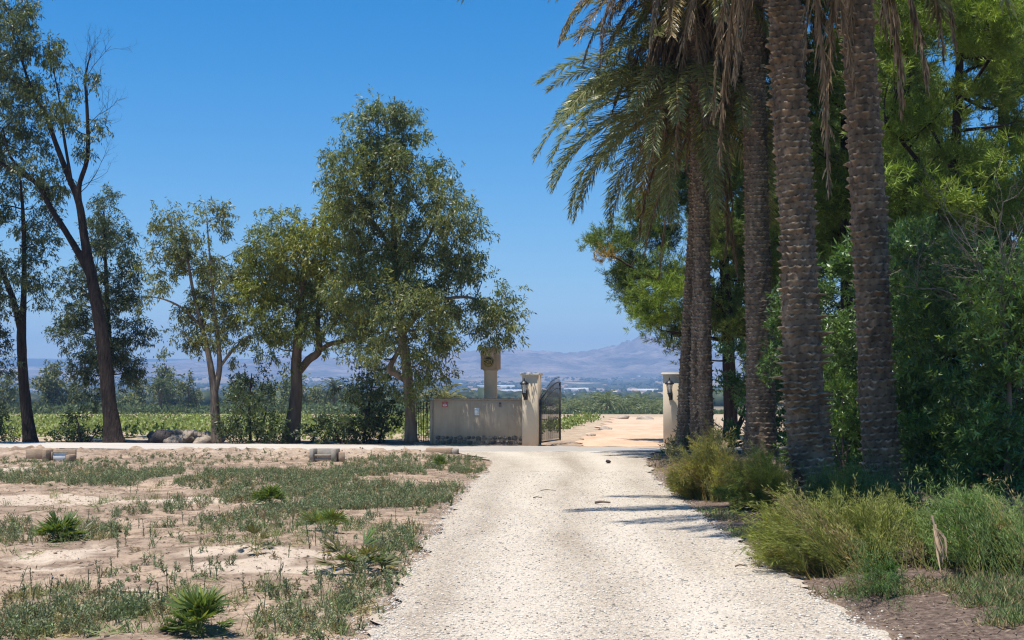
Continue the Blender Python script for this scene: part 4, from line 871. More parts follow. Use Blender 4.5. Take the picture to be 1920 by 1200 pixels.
# ------------------------------------------------------------------ weeds (uncountable)
def weeds():
    rng = rs(5); mb = MB()
    patches = [  # px, py, rx, ry, plants, size
        (200, 888, 260, 17, 1150, .17), (520, 895, 330, 17, 1300, .15), (750, 880, 130, 26, 800, .16), (640, 925, 240, 30, 1700, .18), (470, 950, 160, 24, 700, .18), (330, 960, 130, 18, 330, .17), (170, 985, 70, 18, 240, .15),
        (10, 990, 60, 30, 260, .17), (880, 895, 40, 30, 260, .13), (830, 960, 70, 30, 280, .14), (760, 1010, 60, 30, 240, .15), (720, 1060, 50, 40, 190, .15), (680, 1100, 60, 40, 130, .15), (760, 1040, 40, 50, 130, .14),
        (700, 1150, 60, 40, 70, .14), (560, 1180, 90, 25, 90, .13), (160, 1165, 200, 30, 300, .15), (60, 1185, 120, 24, 170, .15), (420, 1105, 90, 30, 90, .15), (500, 1100, 60, 30, 45, .16), (300, 1160, 130, 25, 230, .13), (450, 1140, 80, 30, 130, .16),
        (400, 1010, 330, 60, 200, .13), (300, 1090, 330, 60, 160, .12), (590, 1100, 200, 80, 150, .13), (450, 860, 450, 12, 420, .12), (860, 865, 60, 10, 110, .12), (100, 860, 200, 8, 150, .12), (600, 985, 260, 25, 340, .15), (560, 1020, 200, 25, 160, .13), (900, 870, 30, 20, 60, .12), (100, 1130, 180, 12, 60, .12)]
    X = []; Y = []; S = []
    for (px, py, rx, ry, n, s) in patches:
        a = rng.rand(n) * 6.28; r = rng.rand(n) ** .55
        if py > 940: n = int(n * .36)
        s = s * .78
        a = a[:n]; r = r[:n]
        if 0: n = 0; a = a[:n]; r = r[:n]
        for q, w in zip(px + rx * r * np.cos(a), py + ry * r * np.sin(a)):
            if w > 1215 or w < 846: continue
            x, y = gnd(q, w)
            if x > road_l(y) - .12 + .1 * rng.randn(): continue
            X.append(x); Y.append(y); S.append(s)
    X = np.array(X); Y = np.array(Y); S = np.array(S) * (.5 + .9 * rng.rand(len(X)))
    keep = fbm(X * .9 + 31, Y * .6, 3) + .10 * (rng.rand(len(X)) - .5) > .42; X, Y, S = X[keep], Y[keep], S[keep]
    Z = hgt(X, Y) - .005; n = len(X)
    hue = rng.rand(n, 1); g = np.array([.235, .245, .14]) * (1 - hue) + np.array([.17, .225, .10]) * hue
    dry = rng.rand(n, 1) < .16; g = np.where(dry, np.array([.33, .26, .14]) * (.7 + .5 * rng.rand(n, 1)), g) * (.75 + .5 * rng.rand(n, 1))
    ns = 6
    B = np.repeat(np.c_[X, Y, Z], ns, 0); Sr = np.repeat(S, ns); gr = np.repeat(g, ns, 0)
    d = nrm(np.c_[rng.randn(n * ns, 2) * .42, np.ones(n * ns)]); T = B + d * (Sr * (.5 + .6 * rng.rand(n * ns)))[:, None]
    B = B + np.c_[rng.randn(n * ns, 2) * .03, np.zeros(n * ns)]
    sticks(mb, B, T, .0032, .0018, gr * .8)
    nl = 9; t = np.tile(np.linspace(.2, 1.0, nl), n * ns)[:, None]
    P = np.repeat(B, nl, 0) * (1 - t) + np.repeat(T, nl, 0) * t; m_ = len(P)
    D = nrm(np.repeat(d, nl, 0) * .65 + rng.randn(m_, 3) * .55)
    leaves(mb, P, D, np.repeat(Sr, nl) * .20 * (.6 + .8 * rng.rand(m_)) + .008, .0095 * (.6 + .8 * rng.rand(m_)), np.repeat(gr, nl, 0) * (.7 + .6 * rng.rand(m_, 1)), rng, .5)
    # grassy tufts and flat creeping rosettes between the upright weeds
    q = rng.rand(900, 2) * [960, 330] + [0, 866]; k = np.array([gnd(*w) for w in q]); k = k[(k[:, 0] < road_l(k[:, 1]) - .1) & (fbm(k[:, 0] * .7 + 5, k[:, 1] * .5, 3) > .47)]
    n3 = len(k); nb_ = 26; B = np.repeat(np.c_[k, hgt(k[:, 0], k[:, 1])], nb_, 0) + rng.randn(n3 * nb_, 3) * [.05, .05, 0]; flat = np.repeat(rng.rand(n3) < .45, nb_)[:, None]
    D = nrm(np.where(flat, rng.randn(n3 * nb_, 3) * [1, 1, .25] + UP * .25, rng.randn(n3 * nb_, 3) * .5 + UP)); c = np.repeat(np.where(rng.rand(n3, 1) < .35, np.array([.33, .27, .13]), np.array([.19, .23, .085])) * (.7 + .5 * rng.rand(n3, 1)), nb_, 0)
    leaves(mb, B, D, .05 + .11 * rng.rand(n3 * nb_), .007, c * (.7 + .6 * rng.rand(n3 * nb_, 1)), rng, .4)
    # low weeds on the right verge
    kk = []
    for (px, py, rx, ry, n_) in [(1880, 1135, 70, 14, 90), (1900, 1160, 40, 20, 60), (1430, 1000, 60, 14, 60), (1290, 925, 50, 12, 60), (1600, 1115, 140, 8, 50), (1330, 965, 60, 8, 50), (1830, 1118, 60, 8, 60)]:
        for _ in range(n_):
            w = gnd(px + rx * rng.uniform(-1, 1), py + ry * rng.uniform(-1, 1))
            if w[0] > road_r(w[1]) + .05: kk.append(w)
    kk = np.array(kk); n3 = len(kk); nb_ = 30; B = np.repeat(np.c_[kk, hgt(kk[:, 0], kk[:, 1])], nb_, 0) + rng.randn(n3 * nb_, 3) * [.07, .07, 0]
    c = np.repeat(np.where(rng.rand(n3, 1) < .4, np.array([.30, .22, .12]), np.array([.16, .21, .075])) * (.7 + .5 * rng.rand(n3, 1)), nb_, 0)
    leaves(mb, B, nrm(rng.randn(n3 * nb_, 3) * .6 + UP * .7), .03 + .08 * rng.rand(n3 * nb_), .009, c * (.7 + .6 * rng.rand(n3 * nb_, 1)), rng, .4)
    # upright single stalks
    n2 = 110; q = rng.rand(n2, 2) * [760, 300] + [20, 890]; k = [gnd(*w) for w in q]; k = np.array([w for w in k if w[0] < road_l(w[1]) - .2])
    n2 = len(k); B = np.c_[k, hgt(k[:, 0], k[:, 1])]; h = .10 + .16 * rng.rand(n2); T = B + np.c_[rng.randn(n2, 2) * .02, h]
    c = np.array([.15, .17, .10]) * (.6 + .7 * rng.rand(n2, 1)); sticks(mb, B, T, .005, .003, c)
    t = rng.rand(n2, 20, 1); P = (B[:, None] * (1 - t) + T[:, None] * t).reshape(-1, 3)
    leaves(mb, P, nrm(rng.randn(len(P), 3) * .5 + UP), .035, .009, np.repeat(c, 20, 0) * 1.2, rng, .5)
    tag(mb.build('weeds', M['weed']), 'grey green low weeds covering the bare sandy lot', 'weeds', kind='stuff')
weeds()

# dry litter: straw, chips and clods on both verges
def litter():
    rng = rs(6); mb = MB(); n = 15000
    x = rng.rand(n) * 5.5 + 2.3; y = 7.5 + rng.rand(n) ** 1.8 * 26; k = x > road_r(y) - .05 + .15 * rng.randn(n); x, y = x[k], y[k]
    n1 = len(x); n2 = 13000; xl = -rng.rand(n2) * 9 - .8; yl = 7.5 + rng.rand(n2) ** 1.3 * 29; k = (xl < road_l(yl) - .05) & (yl < pave_n(xl) - .2); xl, yl = xl[k], yl[k]
    X = np.r_[x, xl]; Y = np.r_[y, yl]; n = len(X); P = np.c_[X, Y, hgt(X, Y) + .006]
    D = nrm(np.c_[rng.randn(n, 2), rng.rand(n) * .25]); c = np.array([.27, .2, .135]) * (.3 + 1.0 * rng.rand(n, 1))
    leaves(mb, P, D, .02 + .09 * rng.rand(n) ** 2, .008 + .008 * rng.rand(n), c, rng, .5, fold=np.repeat(UP[None], n, 0) + .5 * rng.randn(n, 3))
    n = 11000; xl = -rng.rand(n) ** 1.3 * 13 - .7; yl = 8 + rng.rand(n) * 29; k = (xl < road_l(yl) - .03) & (yl < pave_n(xl) - .1); xl, yl = xl[k], yl[k]; n = len(xl)
    r = .006 + .02 * rng.rand(n) ** 3 + .018 * (yl > 34) * rng.rand(n)
    stones(mb, np.c_[xl, yl, hgt(xl, yl)], r, rng, np.array([.33, .245, .18]) * (.35 + 1.0 * rng.rand(n, 1)), .6)
    tag(mb.build('soil_litter', M['pebble']), 'dry straw, chips and clods strewn over the bare soil', 'litter', kind='stuff')
litter()
def pebbles():
    rng = rs(8); mb = MB(); n = 24000
    y = 7.6 + 20 * rng.rand(n) ** 1.7; a, b_ = road_l(y), road_r(y); x = a - .10 + (b_ - a + .2) * rng.rand(n)
    ed = rng.rand(n) < .22; x = np.where(ed, np.where(rng.rand(n) < .5, a + np.abs(rng.randn(n)) * -.22 + .1, b_ + np.abs(rng.randn(n)) * .16 - .08), x)
    r = .004 + .009 * rng.rand(n) ** 2
    z = np.where((x > a) & (x < b_), .014 + .022 * (fbm(x * 2.2, y * 1.1, 3) - .5), hgt(x, y)) + r * .25
    c = np.array([.58, .525, .45]) * (.75 + .45 * rng.rand(n, 1)) * np.where(rng.rand(n, 1) < .12, .5, 1)
    stones(mb, np.c_[x, y, z], r, rng, c, .65)
    tag(mb.build('gravel', M['pebble']), 'loose pale gravel stones on the driveway', 'gravel', kind='stuff')
pebbles()

# ------------------------------------------------------------------ crop field
def crop():
    rng = rs(9); mb = MB(); P = []
    for y in np.arange(48.5, 87, 1.5):
        x = np.arange(-26 - y * .2, 1.0 + (y - 48) * .01, .62); 
        x = x + rng.randn(len(x)) * .12; k = rng.rand(len(x)) > (.25 if y < 56 else .08); P.append(np.c_[x[k], np.full(k.sum(), y) + rng.randn(k.sum()) * .15])
    for y in np.arange(57, 84, 1.3):   # second patch seen through the gate
        x = (1022 + (y - 57) * 2.7 + np.arange(0, 40, 14) - 960) / F * y + rng.randn(3) * .12; P.append(np.c_[x, np.full(3, y)])
    P = np.concatenate(P); n = len(P); z = hgt(P[:, 0], P[:, 1]); nl = 26
    c = np.array([.20, .245, .07]) * (.7 + .6 * rng.rand(n, 1)); h = .30 + .22 * rng.rand(n, 1)
    Q = np.repeat(np.c_[P, z], nl, 0) + rng.randn(n * nl, 3) * [.2, .2, 0] + np.c_[np.zeros((n * nl, 2)), np.repeat(h, nl, 0) * rng.rand(n * nl, 1)]
    D = nrm(rng.randn(n * nl, 3) + UP * .5); leaves(mb, Q, D, .17 * (.7 + .6 * rng.rand(n * nl)), .11, np.repeat(c, nl, 0) * (.65 + .7 * rng.rand(n * nl, 1)), rng, .5, fold=UP + .7 * rng.randn(n * nl, 3))
    tag(mb.build('crop_plants', M['crop']), 'low bright green crop rows in the field behind the tree row', 'crop', kind='stuff')
crop()
def undergrowth():
    rng = rs(10); mb = MB(); n = 4200
    x = (rng.rand(n) - .5) * 190 - 10; y = 196 + rng.rand(n) ** 1.5 * 70; z = hgt(x, y)
    tall = (1.1 + 1.3 * fbm(x * .12, y * .02, 3)) * np.where(x > 5, .28, 1); nl = 14
    Q = np.repeat(np.c_[x, y, z], nl, 0) + rng.randn(n * nl, 3) * [.8, .5, 0]; Q[:, 2] += rng.rand(n * nl) * np.repeat(tall, nl)
    hue = fbm(x * .06 + 3, y * .1, 2)[:, None]; c = np.array([.08, .115, .05]) * (1.6 - hue) + np.array([.06, .05, .02]) * hue * (rng.rand(n, 1) < .4)
    leaves(mb, Q, nrm(rng.randn(n * nl, 3) + UP * .8), .75, .25, np.repeat(c, nl, 0) * (.6 + .7 * rng.rand(n * nl, 1)), rng, .5)
    tag(mb.build('field_scrub', M['farleaf']), 'low green scrub and reeds along the far edge of the fields', 'scrub', kind='stuff')
undergrowth()

# distant palms: one mesh for the crown, copies share it
def small_palm_meshes(seed, L, h, r, base=(.17, .195, .075), nf=34, low=-70, w=.16):
    rng = rs(seed); tb = MB(); tube(tb, [[0, 0, -.1], [0.03, 0, h * .5], [0, 0, h]], [r * 1.25, r, r], 10, (.8, .8, .8))
    cb = MB()
    for k in range(nf):
        az = k * 2.4; a0 = 80 - 130 * (k / nf); a1 = max(a0 - 85, -85); n = 8; t = np.linspace(0, 1, n); ang = np.radians(a0 + (a1 - a0) * t ** 1.1)
        P = np.zeros((n, 3)); P[1:, 0] = np.cumsum(np.cos(ang[:-1])) * L / (n - 1); P[1:, 2] = np.cumsum(np.sin(ang[:-1])) * L / (n - 1)
        ca, sa = math.cos(az), math.sin(az); P = np.c_[P[:, 0] * ca, P[:, 0] * sa, P[:, 2] + h]; T = nrm(np.gradient(P, axis=0)); sd = np.array([-sa, ca, 0])
        c = np.array(base) * (.75 + .5 * rng.rand()) * (np.array([1.9, 1.3, .8]) if k > nf * .85 else 1)
        sticks(cb, P[:-1], P[1:], .03, .02, c * 1.3)
        for s in (-1, 1):
            tt = np.repeat(np.arange(1, n), 5); f = np.tile(np.linspace(0, .8, 5), n - 1)[:, None]; nx = np.minimum(tt + 1, n - 1); p = P[tt] * (1 - f) + P[nx] * f
            D = T[tt] * .8 + sd * s * .75 - UP * .3 + rng.randn(len(tt), 3) * .12
            leaves(cb, p, D, .42 * L / 2.4 * (.7 + .5 * rng.rand(len(tt))), w * .4, c * (.7 + .6 * rng.rand(len(tt), 1)), rng, .4)
    return tb.mesh('palm_stem', M['bark_brown'], True), cb.mesh('palm_crown', M['palm_leaf'])
GP = [small_palm_meshes(200 + k, 2.5 + .3 * k, .9 + .6 * k, .22) for k in range(3)]
def small_palm(label, x, y, z, k, s, rz, group, pool=GP):
    root = thing('distant_palm', label, 'palm', (x, y, z), rz, group); root.scale = (s, s, s); part('trunk', pool[k][0], root); part('crown', pool[k][1], root)
rng = rs(77)
for k in range(40):
    x = 7 + k * .62 + rng.randn() * .4; y = 226 + rng.rand() * 32
    px = 1052 + (k % 40) * 5.0 + rng.randn() * 3; p = at(px, 770, y)
    small_palm('shaggy low palm in the dense far palm grove seen through the gateway', p[0], y, float(hgt(p[0], y)), rng.randint(3), .75 + .4 * rng.rand(), rng.rand() * 6, 'palms of the far grove')
for px, s, lab in [(884, .8, 'small palm top showing over the wall left of the round column'), (946, .85, 'small palm top showing over the wall right of the round column'), (912, .6, 'lowest palm top peeping over the wall behind the round column')]:
    p = at(px, 765, 215); small_palm(lab, p[0], 215, float(hgt(p[0], 215)), 1, s, px, 'palm tops over the wall')
MP = [small_palm_meshes(210, 2.6, 5.0, .3, (.075, .10, .04), 44, -85), small_palm_meshes(211, 1.55, 1.15, .14, (.17, .165, .055), 30, -60, .10)]
p = at(300, 776, 200); small_palm('round headed date palm beyond the field, left of the slender pale eucalyptus', p[0], 200, float(hgt(p[0], 200)), 0, .95, 1, None, MP)
p = at(626, 776, 205); small_palm('date palm beyond the field, right of the thick forked trunk', p[0], 205, float(hgt(p[0], 205)), 0, .95, 2, None, MP)
p = at(833, 780, 66); small_palm('young yellowish palm standing behind the left part of the wall', p[0], 66, float(hgt(p[0], 66)), 1, 1.05, 3, None, MP)

# ------------------------------------------------------------------ far plain: scrub, houses, greenhouses
def far_plain():
    rng = rs(15); mb = MB(); n = 9000
    y = 420 + 3500 * rng.rand(n) ** 1.1; x = (rng.rand(n) - .5) * y * .95; keep = fbm(x * .006, y * .002, 3) > .40; x, y = x[keep], y[keep]; n = len(x)
    r = 2.0 + 3.2 * rng.rand(n) ** 2; z = hgt(x, y) + r * .3
    stones(mb, np.c_[x, y, z], r, rng, np.array([.05, .068, .034]) * (.6 + .8 * rng.rand(n, 1)), .75, .6)
    tag(mb.build('plain_trees', M['farleaf']), 'dark trees and orchards dotted over the hazy plain', 'trees', kind='stuff')
    wallm = [rough_mat('house_wall', c, tuple(v * 1.1 for v in c), .2) for c in ((.62, .59, .54), (.52, .40, .31), (.70, .69, .67))]
    roofm = rough_mat('tile_roof', (.27, .19, .14), (.34, .25, .19), .5)
    meshes = []
    for k in range(3):
        w = MB(); box(w, (0, 0, 2.2), (9 + 3 * k, 8, 5.0)); rf = MB()
        hx, hy = (9 + 3 * k) / 2 + .4, 4.4
        rf.add([(-hx, -hy, 4.7), (hx, -hy, 4.7), (hx, hy, 4.7), (-hx, hy, 4.7), (-hx * .6, 0, 6.4), (hx * .6, 0, 6.4)], [np.array([[0, 1, 5, 4], [2, 3, 4, 5]]), np.array([[1, 2, 5], [3, 0, 4]])])
        meshes.append((w.mesh('house_wall', wallm[k]), rf.mesh('house_roof', roofm)))
    for k in range(95):
        px = 500 + rng.rand() * 780 if k > 20 else rng.rand() * 700; py = 742 - 44 * rng.rand() ** .8
        best = None
        for Yd in np.arange(520, 3900, 40):
            q = at(px, py, Yd)
            if hgt(q[0], q[1]) >= q[2]: best = Yd; break
        if best is None or best < 1200: continue
        q = at(px, py, best); h = thing('distant_house', 'tiny pale house on the hazy plain below the mountains', 'house', (q[0], q[1], float(hgt(q[0], q[1]))), rng.rand() * 1.0 - .5, 'houses on the far plain')
        s = .5 + .5 * rng.rand(); h.scale = (s, s, s); m_ = meshes[rng.randint(3)]; part('wall', m_[0], h); part('roof', m_[1], h)
    gm = rough_mat('greenhouse_sheet', (.48, .47, .45), (.58, .57, .55), .3)
    for px, py, wpx, lab in [(955, 736, 88, 'long white greenhouse on the plain just above the wall top'), (930, 728, 70, 'long pale greenhouse farther back on the plain, left of the lantern pillar'), (1100, 744, 52, 'white flat shed beyond the palm grove, seen through the gateway'), (1205, 735, 60, 'pale long shed on the plain left of the right pillar'), (1080, 733, 46, 'dull pink long shed on the plain above the gate leaf')]:
        for Yd in np.arange(480, 3900, 20):
            q = at(px, py, Yd)
            if hgt(q[0], q[1]) >= q[2]: break
        z = float(hgt(q[0], q[1])); w = wpx / F * Yd; g = MB(); nn = 9; a = np.linspace(0, np.pi, nn); hh = 2.6 * Yd / 1100
        prof = np.c_[np.cos(a) * 8, np.sin(a) * hh * .35 + hh * .6]; prof = np.r_[[[8, 0]], prof, [[-8, 0]]]; m2 = len(prof)
        V = np.r_[np.c_[np.full(m2, -w / 2), prof], np.c_[np.full(m2, w / 2), prof]]
        g.add(V, [np.array([[i, i + 1, m2 + i + 1, m2 + i] for i in range(m2 - 1)]), np.arange(m2)[None, :], (m2 + np.arange(m2))[None, ::-1]])
        o = thing('greenhouse', lab, 'greenhouse', (q[0], q[1], z), 0, 'greenhouses on the far plain'); g.build('cover', gm, o)
far_plain()

# ------------------------------------------------------------------ entrance: wall, pillars, gate, column
TH = R(-14.0); cu, su = math.cos(TH), math.sin(TH); U = np.array([cu, su, 0]); N = np.array([su, -cu, 0])   # along the facade / out of it
pl = at(997, 836, 41.75); pl[2] = 0
def fac(c, u, n, z): return np.asarray(c) + U * u + N * n + UP * z
PH = 2.36
def pillar(label, c):
    c = np.array([c[0], c[1], .0]); root = thing('gate_pillar', label, 'pillar', c, TH, 'gate pillars')
    s = MB(); box(s, (0, 0, PH / 2 - .06), (.52, .52, PH), bev=.012); s.build('shaft', M['render'], root)
    k = MB(); box(k, (0, 0, PH - .057), (.63, .63, .055), bev=.012); box(k, (0, 0, PH - .015), (.60, .60, .035), bev=.01); k.build('cap', M['coping'], root)
    return c
def lantern(label, c, u):
    root = thing('wall_lantern', label, 'lantern', fac(c, u, .262, 1.60), TH, 'lanterns on the gate pillars')
    f = lambda: MB()
    p = f(); box(p, (0, -.018, .05), (.10, .03, .34), bev=.01); p.build('back_plate', M['black_metal'], root)
    a = f(); tube(a, spline([(0, -.03, -.02), (0, -.12, -.10), (0, -.22, -.06), (0, -.25, .04)], 14), .017, 8); lathe(a, [(0, -.14), (.012, -.13), (.02, -.09), (.012, -.05), (.035, -.02), (.05, .03)], (0, -.25, 0), 10); a.build('bracket', M['black_metal'], root)
    b_ = f(); lathe(b_, [(.045, .03), (.06, .06), (.075, .08), (.075, .10), (.06, .105)], (0, -.25, 0), 6); b_.build('base', M['black_metal'], root)
    g = f(); lathe(g, [(.055, .105), (.095, .38)], (0, -.25, 0), 6); g.build('glass', M['glass'], root)
    c_ = f()
    for k in range(6):
        t = k * math.pi / 3; tube(c_, [(math.cos(t) * .058, -.25 + math.sin(t) * .058, .10), (math.cos(t) * .099, -.25 + math.sin(t) * .099, .385)], .006, 4)
    c_.build('frame', M['black_metal'], root)
    r_ = f(); lathe(r_, [(.0, .375), (.145, .375), (.15, .395), (.125, .43), (.085, .475), (.04, .505), (0, .51)], (0, -.25, 0), 12); r_.build('roof', M['black_metal'], root)
    q = f(); lathe(q, [(.02, .505), (.03, .525), (.015, .545), (.022, .565), (.0, .60)], (0, -.25, 0), 8); q.build('finial', M['black_metal'], root)
c1 = pillar('left gate pillar at the end of the wall, beside the open iron gate leaf', pl)
pr = at(1261, 836, 41.0); c2 = pillar('right gate pillar, half hidden behind a palm trunk', pr)
lantern('black lantern on the left gate pillar beside the open gate leaf', c1, -.13)
lantern('black lantern on the right gate pillar beside the palm trunk', c2, -.02)

WL = 3.06; wc = c1 - U * (.26 + WL / 2) + N * -.02
wall = thing('entrance_wall', 'low weathered beige wall with stone footing left of the gate', 'wall', (wc[0], wc[1], 0), TH)
w = MB(); box(w, (0, 0, .72), (WL, .28, 1.5), bev=.01); w.build('wall_body', M['wall'], wall)
w = MB(); box(w, (0, 0, 1.50), (WL, .33, .055), bev=.012); w.build('coping', M['conc_old'], wall)
w = MB(); rg = rs(18); P = []; rr = []
for row in range(2):
    x = -WL / 2 + .08
    while x < WL / 2 - .1:
        s = .055 + .05 * rg.rand(); P.append((x + s, -.145, .08 + row * .14 + rg.rand() * .03)); rr.append(s); x += s * 2.05
nS = len(P); V = ICO[None] * np.array(rr)[:, None, None] * np.array([1.05, .35, .9]) * (1 + .25 * (rg.rand(nS, 12, 1) - .5)) + np.array(P)[:, None, :]
w.add(V.reshape(-1, 3), (np.arange(nS)[:, None, None] * 12 + ICF[None]).reshape(-1, 3), np.repeat(.6 + .8 * rg.rand(nS, 1) * np.ones((1, 3)), 12, 0))
w.build('stone_footing', M['stone_base'], wall, True)
w = MB(); box(w, (-WL / 2 - .05, -.02, .74), (.09, .30, 1.48), bev=.01); w.build('end_post', M['conc_grey'], wall)
def on_wall(name, label, cat, u, z, wd, ht, m, extra):
    c = wc + U * u + N * .142; root = thing(name, label, cat, (c[0], c[1], z), TH)
    mb = MB(); box(mb, (0, -.008, 0), (wd, .014, ht), bev=.004); mb.build('panel', M[m], root)
    for nm, x, zz, a, b_, mm, dp in extra:
        e = MB(); box(e, (x, -.0175 - dp / 2, zz), (a, .004 + dp, b_), bev=.001); e.build(nm, M[mm], root)
on_wall('alarm_sign', 'small red sign with a white field on the left of the wall', 'sign', -1.12, 1.33, .17, .17, 'red_paint', [('white_field', 0, -.03, .12, .06, 'white_paint', 0), ('lettering', 0, .045, .11, .012, 'white_paint', 0), ('lettering', -.01, -.022, .09, .008, 'grey_paint', .003), ('lettering', .005, -.038, .08, .008, 'grey_paint', .003)])
on_wall('notice_plate', 'white notice plate in the middle of the wall', 'sign', -.02, 1.10, .16, .235, 'white_paint', [('printed_mark', .035, .045, .05, .014, 'grey_paint', 0), ('printed_mark', .048, .0, .03, .012, 'grey_paint', 0), ('printed_mark', .04, -.05, .055, .02, 'grey_paint', 0), ('printed_mark', -.03, .07, .06, .01, 'grey_paint', 0)])
on_wall('intercom_box', 'small dark intercom box near the right end of the wall', 'intercom', .76, 1.32, .085, .155, 'grey_paint', [('speaker_grille', 0, .04, .055, .045, 'iron', 0), ('call_button', 0, -.03, .03, .03, 'iron', .004)])

def gate():
    h = c1 + U * .30 + N * .05; e = np.array([(1050 - 960) / F * 44.2, 44.2 - .02, 0]); h[2] = 0
    d = e - h; Lg = float(np.linalg.norm(d)); rz = math.atan2(d[1], d[0]); root = thing('gate_leaf', 'open black iron gate leaf with curved top swung inward beside the left pillar', 'gate', (h[0], h[1], .06), rz)
    top = lambda x: 1.42 + .62 * math.sin(min(1, x / Lg) * math.pi / 2)
    fr = MB(); tube(fr, [(0, 0, 0), (0, 0, top(0))], .032, 8, cap=True); tube(fr, [(Lg, 0, .02), (Lg, 0, top(Lg))], .028, 8, cap=True); tube(fr, [(0, 0, .05), (Lg, 0, .05)], .025, 6, cap=True); tube(fr, [(0, 0, .78), (Lg, 0, .78)], .014, 6)
    xs = np.linspace(0, Lg, 22); tube(fr, [(x, 0, top(x) - .02) for x in xs], .026, 8); tube(fr, [(x, 0, top(x) - .22) for x in xs], .012, 6); fr.build('frame', M['iron'], root, True)
    for k in range(1, 18):
        x = Lg * k / 18; b_ = MB(); tube(b_, [(x, 0, .06), (x, 0, top(x) - .03 + (.09 + .05 * k / 18))], .0095, 6); lathe(b_, [(.001, 0), (.017, .03), (.001, .10)], (x, 0, top(x) + .06 + .05 * k / 18), 6); b_.build('bar', M['iron'], root)
    hb = MB(); box(hb, (Lg - .09, -.03, .95), (.10, .04, .17), bev=.008); hb.build('lock', M['black_metal'], root)
    # dark perforated sheet behind the bars, cut as narrow slats
    sh = MB()
    for k in range(44):
        x = .03 + (Lg - .06) * k / 43
        sh.add([(x, .02, .1), (x + .008, .02, .1), (x + .008, .02, top(x) - .06), (x, .02, top(x) - .06), (x, .024, .1), (x + .008, .024, .1), (x + .008, .024, top(x) - .06), (x, .024, top(x) - .06)], np.array([[0, 1, 2, 3], [7, 6, 5, 4], [0, 4, 5, 1], [2, 6, 7, 3], [0, 3, 7, 4], [1, 5, 6, 2]]))
    sh.build('mesh_infill', M['iron'], root)
gate()

def column():
    p = at(920, 800, 43.6); root = thing('sign_column', 'round beige column topped by a square block with a gold round emblem, behind the wall', 'column', (p[0], p[1], float(hgt(p[0], p[1]))), TH)
    zt = at(920, 695, 43.6)[2]; zz = at(920, 655, 43.6)[2]
    s = MB(); lathe(s, [(.225, -.1), (.225, zt - .02)], (0, 0, 0), 40); s.build('shaft', M['render'], root, True)
    s = MB(); lathe(s, [(.0, zt - .03), (.255, zt - .03), (.255, zt + .01), (0, zt + .01)], (0, 0, 0), 40); s.build('collar', M['coping'], root)
    hb = MB(); box(hb, (0, 0, (zt + zz) / 2 + .01), (.56, .56, zz - zt), bev=.012); box(hb, (0, 0, zz + .03), (.62, .62, .05), bev=.01); hb = hb.build('head_block', M['wall'], root)
    zc = at(919, 680, 43.6)[2]; d = MB(); a = np.linspace(0, 2 * np.pi, 32, endpoint=False)
    V = np.r_[np.c_[np.cos(a) * .185, np.full(32, -.282), np.sin(a) * .185 + zc], np.c_[np.cos(a) * .185, np.full(32, -.302), np.sin(a) * .185 + zc]]
    d.add(V, [np.array([[k, (k + 1) % 32, 32 + (k + 1) % 32, 32 + k] for k in range(32)]), np.arange(32)[None, :], (32 + np.arange(32))[None, :]])
    em = d.build('emblem', M['disc'], root)
    l = MB(); Y_ = -.312; S = lambda pts: tube(l, spline([(x * .001, Y_, z * .001 + zc) for x, z in pts], 24), .0135, 6, cap=True)
    S([(-20, 62), (-70, 85), (-125, 62), (-110, 28), (-45, 18), (-20, -10), (-50, -45), (-115, -42), (-140, -15)])
    S([(25, 95), (22, 20), (20, -60)]); S([(22, 20), (60, 50), (105, 30), (100, -20), (98, -60)]); S([(95, 95), (98, 40), (92, 10)])
    S([(-105, -85), (-20, -82), (95, -88)]); S([(-75, -118), (0, -122), (75, -116)])
    rim = [(math.cos(t) * 168, math.sin(t) * 168) for t in np.linspace(0, 2 * math.pi, 30)]; tube(l, [(x * .001, Y_ + .004, z * .001 + zc) for x, z in rim], .009, 6)
    l.build('raised_lettering', M['gold'], em, True)
column()

def iron_fence():
    a = at(781, 833, 43.4); b_ = at(803, 833, 42.9); root = thing('iron_fence', 'short rusty fence of thin bars between the tallest eucalyptus and the wall', 'fence', (a[0], a[1], float(hgt(a[0], a[1]))), 0)
    d = b_ - a; d[2] = 0; rg = rs(19)
    for k in range(6):
        x = d * k / 5.; mb = MB(); tube(mb, [x + [0, 0, -.05], x + [rg.randn() * .03, 0, 1.3 + rg.rand() * .12]], .014, 6, cap=True); mb.build('bar', M['rust'], root)
    for z in (.25, 1.15):
        mb = MB(); tube(mb, [np.array([0, 0, z]), d + [0, 0, z]], .011, 6, cap=True); mb.build('rail', M['rust'], root)
iron_fence()

